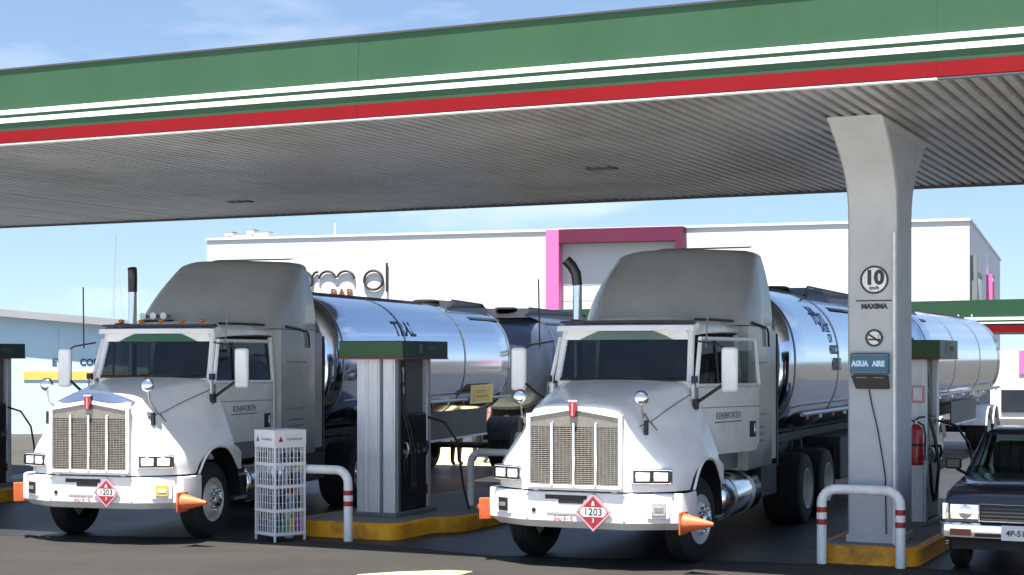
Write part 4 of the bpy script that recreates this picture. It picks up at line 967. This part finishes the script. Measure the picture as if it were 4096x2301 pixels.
# panel joints of the cladding
for zz in (3.2,): MB().box(.2, LW-.2, -.012, -.001, zz, zz+.035).build('panel_joint', 'wall_beige', st)
x0, _ = wp(1362, 700); x1, _ = wp(1722, 700); _, zt = wp(1540, 577)
po = thing('portal_frame', 'pink and magenta portal frame projecting above the white store wall', 'portal', A, thB)
D = 1.3; FWD = 1.05
x0 += .75; x1 += .15
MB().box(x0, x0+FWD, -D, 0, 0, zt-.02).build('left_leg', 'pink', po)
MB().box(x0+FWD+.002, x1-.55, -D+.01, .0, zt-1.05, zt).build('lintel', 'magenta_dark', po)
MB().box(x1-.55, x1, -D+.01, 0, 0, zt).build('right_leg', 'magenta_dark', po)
MB().box(x0+FWD, x1-.55, -.30, -.02, 0, zt-1.05).build('infill_panel', 'wall_beige', po)
for zz in (5.4, 6.6, 7.8): MB().box(x0+FWD+.02, x1-.57, -.315, -.302, zz, zz+.03).build('joint', 'roof_grey', po)
# sign: rounded script strokes
ls = thing('store_lettering', 'dark rounded script letters on the white store wall above the left tank', 'lettering', A, thB)
def stroke(name, pts, r=.105, m='letter'):
    q = [wp(*p) for p in pts]; MB().tube([(s, -.16, z) for s, z in q], r, 8).build(name, m, ls)
def arc(cx, cy, rx, ry, a0, a1, n=14): return [(cx+rx*math.cos(R(a0+(a1-a0)*i/n)), cy-ry*math.sin(R(a0+(a1-a0)*i/n))) for i in range(n+1)]
stroke('letter', arc(764, 707, 24, 24, 0, 360, 26)); stroke('letter', arc(701, 707, 24, 24, 0, 360, 26))
stroke('letter', [(787,712),(788,696),(793,687),(802,684)])
stroke('letter', arc(826, 704, 21, 21, 175, 20)+arc(872, 704, 22, 22, 160, 5))
stroke('letter', arc(941.5, 705, 23.5, 24, 0, 360, 28)); stroke('letter', [(975,661),(975,734)])
s0, z0 = wp(862, 741)
text('small_word', 'BAR', 1.15, 'letter_brown', ls, frame_mat((s0,-.1,z0), (1,0,0), (0,0,1)), ext=.04, bold=.02)
# rooftop plant
for x, w_, h_ in ((545, .8, .55), (570, 2.0, .35), (600, .7, .7), (625, 1.6, .5)):
    s0, _ = wp(x, 600); o = MB().box(-w_/2, w_/2, 0, 1.2, 0, h_).build('rooftop_unit', 'roof_grey', bevel=.04); MB().box(-w_/2+.1, w_/2-.1, .1, 1.1, h_, h_+.12).build('fan_cowl', 'grey_trim', o)
    o.location = A+DX*s0-NB*2.0+Vector((0,0,HB+.18)); o.rotation_euler[2] = -R(thB)
    tag(o, {545:'leftmost small grey unit on the white store roof', 570:'wide low grey unit on the white store roof', 600:'tallest small grey unit on the white store roof', 625:'rightmost grey unit of the four on the white store roof'}[x], 'roof unit')
s0, _ = wp(823, 600); o = MB().tube([(0,0,0),(0,0,1.1)], .07, 6).build('roof_pole', 'mast'); MB().cyl((0,0,0), (0,0,.12), .16, n=10).build('base_plate', 'mast', o); o.location = A+DX*s0-NB*1.5+Vector((0,0,HB+.18)); tag(o, 'thin pale pole on the white store roof', 'pole')
# side sign and pink panel on the right-hand side wall (built at the wall's end, facing right)
sp = thing('side_sign', 'dark hanging sign panel on the right side wall of the store', 'sign', A, thB)
MB().box(LW+.02, LW+.45, 1.2, 1.75, 6.3, 9.6).build('post_panel', 'grey_trim', sp)
MB().box(LW+.02, LW+.35, 4.0, 10.5, 6.0, 8.6).build('panel', 'grey_trim', sp)
MB().box(LW+.36, LW+.40, 5.0, 9.5, 6.5, 8.1).build('lettering_panel', 'plate_white', sp)
pk = MB().box(LW+.02, LW+.5, 24, 28, 0, 9.3).build('pink_panel', 'pink'); pk.location = A; pk.rotation_euler[2] = -R(thB); tag(pk, 'bright pink panel on the far right side wall of the store', 'panel')
MB().box(LW+.51, LW+.54, 24.2, 27.8, 8.7, 9.0).build('panel_trim', 'wall_white', pk)

# ------------------------------------------------------------------ second, smaller canopy behind
P1 = onz(1400, 1); Y1, Y2 = 91., 72.
Q1 = Vector(((1380-CX_)/F_*Y1, Y1, 0)); Q2 = Vector(((2700-CX_)/F_*Y2, Y2, 0)); dq = (Q2-Q1).normalized(); thQ = -math.degrees(math.atan2(dq.y, dq.x)); LQ = (Q2-Q1).length
c2 = thing('distant_canopy', 'second green white and red canopy in the distance behind the right tank', 'canopy', Q1, thQ)
zt2 = 2.4+140*75/4100
f2 = MB().box(0, LQ, 0, .1, zt2-1.35, zt2).build('fascia', 'green_fascia', c2)
MB().box(0, LQ, -.04, -.002, zt2-.94, zt2-.80).build('stripe', 'white_fascia', f2); MB().box(0, LQ, -.04, -.002, zt2-1.10, zt2-1.02).build('stripe', 'white_fascia', f2)
MB().box(0, LQ, -.05, .15, zt2-1.50, zt2-1.18).build('red_band', 'red_fascia', f2)
MB().box(0, LQ, .16, 9, zt2-1.48, zt2-1.30).build('ceiling', 'soffit', c2)
MB().box(0, LQ, 0.11, 9, zt2-.2, zt2-.1).build('roof', 'roof_grey', c2)
for k in (.12, .45, .80): MB().box(LQ*k-.25, LQ*k+.25, 4, 4.6, 0, zt2-1.48).build('column', 'column_paint', c2)
# low shop front and a red vehicle at the far right
sf = thing('shop_front', 'low white and pink shop front behind the right tank end', 'building', onz(2560, 895+2.4*4100/62.), 20)
MB().box(-1.0, .8, 0, 2, 0, 2.6).build('wall', 'wall_white', sf)
MB().box(.05, .81, -.05, -.002, 1.7, 2.6).build('pink_band', 'pink', sf)
MB().box(-.6, .7, -.06, -.004, .25, 1.1).build('window', 'glass_far', sf)
rv = thing('red_van', 'dark red van parked behind the right tank end', 'van', Vector(((2560-1288)/4100*66., 66., 0)), 18)
MB().loft([[(-.2,0,.35),(2.0,0,.35),(2.0,0,1.05),(-.2,0,1.05)], [(-.2,.9,.35),(2.0,.9,.35),(2.0,.9,1.2),(-.2,.9,1.2)], [(-.2,4.3,.35),(2.0,4.3,.35),(2.0,4.3,1.2),(-.2,4.3,1.2)]]).build('body', 'store_red', rv, bevel=.05)
MB().loft([[(-.15,.95,1.2),(1.95,.95,1.2),(1.95,4.25,1.2),(-.15,4.25,1.2)], [(-.02,1.6,1.85),(1.82,1.6,1.85),(1.82,4.15,1.85),(-.02,4.15,1.85)]]).build('glasshouse', 'glass_far', rv)
MB().box(-.05, 1.85, 1.55, 4.2, 1.851, 1.93).build('roof', 'store_red', rv, bevel=.03)
for x in (-.1, 1.9):
    MB().tube([(x,.97,1.2),(x+(.12 if x < 0 else -.1),1.6,1.86)], .05, 6).build('pillar', 'store_red', rv)
    MB().lathe((x-.02,.0,.8), (0,-1,0), [(0,.13),(.03,.12),(.05,.05)], 14).build('headlight', 'lamp_glass', rv)
for x in (-.12, 1.92):
    for y in (.8, 3.5): wheel(rv, x, y, .33, .2, -1 if x < 0 else 1, 0, rimr=.19, rim_m='rim_worn')

# ------------------------------------------------------------------ pale blue shed at the left, mast
YS = 50.
def shed_pt(x, y): return ((x-CX_)/F_*YS, CH_+(HY_-y)*YS/F_)
sh = thing('pale_blue_shed', 'pale blue shop shed with yellow band and shallow grey roof at left', 'building', (0, YS, 0), 0)
xl, zl = shed_pt(-420, 740); xr, zr = shed_pt(640, 832)
MB().prism([(xl,0),(xr,0),(xr,zr-.12),(xl,zl-.12)], 'y', 0, 14).build('wall', 'pale_blue', sh)
MB().prism([(xl-.2,zl-.22),(xr+.2,zr-.24),(xr+.2,zr-.02),(xl-.2,zl)], 'y', -.35, 14.3).build('roof', 'roof_grey', sh)
_, za = shed_pt(0, 934); _, zb = shed_pt(0, 956); xa, _ = shed_pt(60, 0); xb, _ = shed_pt(420, 0)
MB().box(xa, xb, -.03, -.002, zb, za).build('yellow_band', 'band_yellow', sh)
for k in range(7):
    x = xl+1.2+k*1.9; MB().box(x-.02, x+.02, -.02, -.001, 2.5, 3.2).build('wall_rib', 'pale_blue', sh)
for s_, px, mt in (('EVT', 152, 'ink_teal'), ('CORLE', 236, 'ink_blue')):
    if mt not in M: mat('ink_teal', (.03,.10,.13), .5)
    x, z = shed_pt(px, 912); text('lettering', s_, .30 if px < 200 else .27, mt, sh, frame_mat((x,-.01,z), (1,0,0), (0,0,1)), bold=.01)
ms = thing('lattice_mast', 'faint thin lattice mast rising behind the left truck', 'mast', ((292-1288)/4100*330., 330., 0), 0)
mh = 2.4+(895-585)*330/4100
for a in (0, 120, 240):
    MB().tube([(2.0*math.cos(R(a)),2.0*math.sin(R(a)),0),(.15*math.cos(R(a)),.15*math.sin(R(a)),mh)], .045, 4).build('leg', 'mast', ms)
br = MB()
for k in range(16):
    z0, z1 = mh*k/16, mh*(k+1)/16; r0, r1 = 2-1.85*k/16, 2-1.85*(k+1)/16
    for a in (0, 120, 240): br.tube([(r0*math.cos(R(a)),r0*math.sin(R(a)),z0),(r1*math.cos(R(a+120)),r1*math.sin(R(a+120)),z1)], .02, 3)
br.build('bracing', 'mast', ms)

# ------------------------------------------------------------------ people seen under the left tank
mat('cream', (.62,.52,.27), .7, 0, .1, 2)
MB().add([(-3.4,35.6,.012),(.6,35.0,.012),(1.2,43,.012),(-3.0,43.6,.012)], [(0,1,2,3)]).build('bright_ground_patch', 'cream', kind='structure')  # added cream patch; its colour stands in for bright sunlit ground
mat('skin', (.36,.19,.12), .6, 0, .08, 8); mat('hair', (.015,.012,.010), .7); mat('jeans', (.03,.035,.06), .8, 0, .15, 12); mat('brown_cloth', (.10,.045,.03), .8, 0, .15, 12)
mat('shirt_red', (.34,.03,.045), .8, 0, .1, 10); mat('shirt_pink', (.60,.34,.34), .8, 0, .1, 10); mat('shoe', (.02,.018,.016), .6)
def person(label, loc, rz, shirt, trousers, lean=0., arm=0.):
    J = {'pel':(0,0,.95,.135,.115),'abd':(0,-.01+lean*.2,1.10,.13,.10),'chest':(0,lean*.5,1.30,.165,.115),'neckb':(0,lean*.75,1.455,.07,.065),'neck':(0,lean*.8-.01,1.53,.055,.055),'head':(0,lean*.85-.025,1.62,.085,.098),'crown':(0,lean*.85-.015,1.71,.07,.082)}
    E_ = [('pel','abd'),('abd','chest'),('chest','neckb'),('neckb','neck'),('neck','head'),('head','crown')]
    for sgn, n_ in ((-1,'l'),(1,'r')):
        st_ = .06*sgn
        J['hip'+n_]=(sgn*.095,0,.90,.098,.10); J['kn'+n_]=(sgn*.11,-.03+st_,.50,.066,.068); J['calf'+n_]=(sgn*.112,.0+st_,.36,.058,.062); J['an'+n_]=(sgn*.115,.02+st_,.09,.042,.045); J['toe'+n_]=(sgn*.13,-.13+st_,.045,.042,.03)
        J['sh'+n_]=(sgn*.175,lean*.65,1.40,.062,.062); J['el'+n_]=(sgn*.235,lean*.5+.02-arm*.12*(sgn>0),1.14,.045,.045); J['wr'+n_]=(sgn*.235,lean*.3-.06-arm*.28*(sgn>0),.92+arm*.22*(sgn>0),.032,.032); J['pa'+n_]=(sgn*.232,lean*.3-.08-arm*.34*(sgn>0),.85+arm*.24*(sgn>0),.040,.022)
        E_ += [('pel','hip'+n_),('hip'+n_,'kn'+n_),('kn'+n_,'calf'+n_),('calf'+n_,'an'+n_),('an'+n_,'toe'+n_),('chest','sh'+n_),('sh'+n_,'el'+n_),('el'+n_,'wr'+n_),('wr'+n_,'pa'+n_)]
        for f in range(5):
            k = 'f%d%s' % (f, n_); px_, py_, pz_ = J['pa'+n_][:3]
            if f == 4: J[k] = (px_-sgn*.015,py_-.045,pz_+.01,.010,.010)
            else: J[k] = (px_-.0,py_-.028+f*.019,pz_-.075-(.012 if f in (1,2) else 0),.009,.009)
            E_.append(('pa'+n_, k))
    nm = list(J); me = bpy.data.meshes.new('person'); me.from_pydata([J[k][:3] for k in nm], [(nm.index(a), nm.index(b)) for a, b in E_], [])
    o = bpy.data.objects.new('person_tmp', me); col.objects.link(o); o.modifiers.new('skin', 'SKIN')
    if not me.skin_vertices: me.attributes
    for i, k in enumerate(nm): me.skin_vertices[0].data[i].radius = J[k][3:5]; me.skin_vertices[0].data[i].use_root = (k == 'pel')
    sb = o.modifiers.new('sub', 'SUBSURF'); sb.levels = 2; sb.render_levels = 2
    dg = bpy.context.evaluated_depsgraph_get(); m2 = bpy.data.meshes.new_from_object(o.evaluated_get(dg)); bpy.data.objects.remove(o)
    for mm in ('skin', shirt, trousers, 'shoe'): m2.materials.append(M[mm])
    for p in m2.polygons:
        c = p.center; p.use_smooth = True; side = abs(c.x) > .19 and c.z < 1.30
        if c.z < .10: p.material_index = 3
        elif side and c.z > .75: p.material_index = 0 if c.z < 1.16 else 1
        elif c.z < .98: p.material_index = 2
        elif c.z < 1.47: p.material_index = 1
        else: p.material_index = 0
    b = bpy.data.objects.new('person', m2); col.objects.link(b); b.location = loc; b.rotation_euler[2] = rz
    hy = lean*.85
    MB().sphere((0,hy+.005,1.705), .102, 14, .88, 1.0, .78).build('hair', 'hair', b)
    for sgn in (-1, 1): MB().sphere((sgn*.032,hy-.112,1.655), .010, 8).build('eye', 'ink', b); MB().sphere((sgn*.088,hy-.02,1.64), .02, 8, .5, 1, 1.4).build('ear', 'skin', b)
    MB().sphere((0,hy-.128,1.63), .016, 8, .8, 1, 1.3).build('nose', 'skin', b)
    MB().sphere((0,hy-.115,1.592), .018, 8, 1.3, .5, .35).build('mouth', 'shirt_red', b)
    return tag(b, label, 'person')
person('person in a brown red top and dark trousers standing under the left tank', (-1.22, 35.6, 0), .5, 'shirt_red', 'brown_cloth', lean=-.08, arm=.8)
person('person in a maroon shirt and blue trousers standing in the gap behind the left tank', (-.70, 36.3, 0), -.6, 'shirt_pink', 'jeans')
bpy.context.view_layer.update()
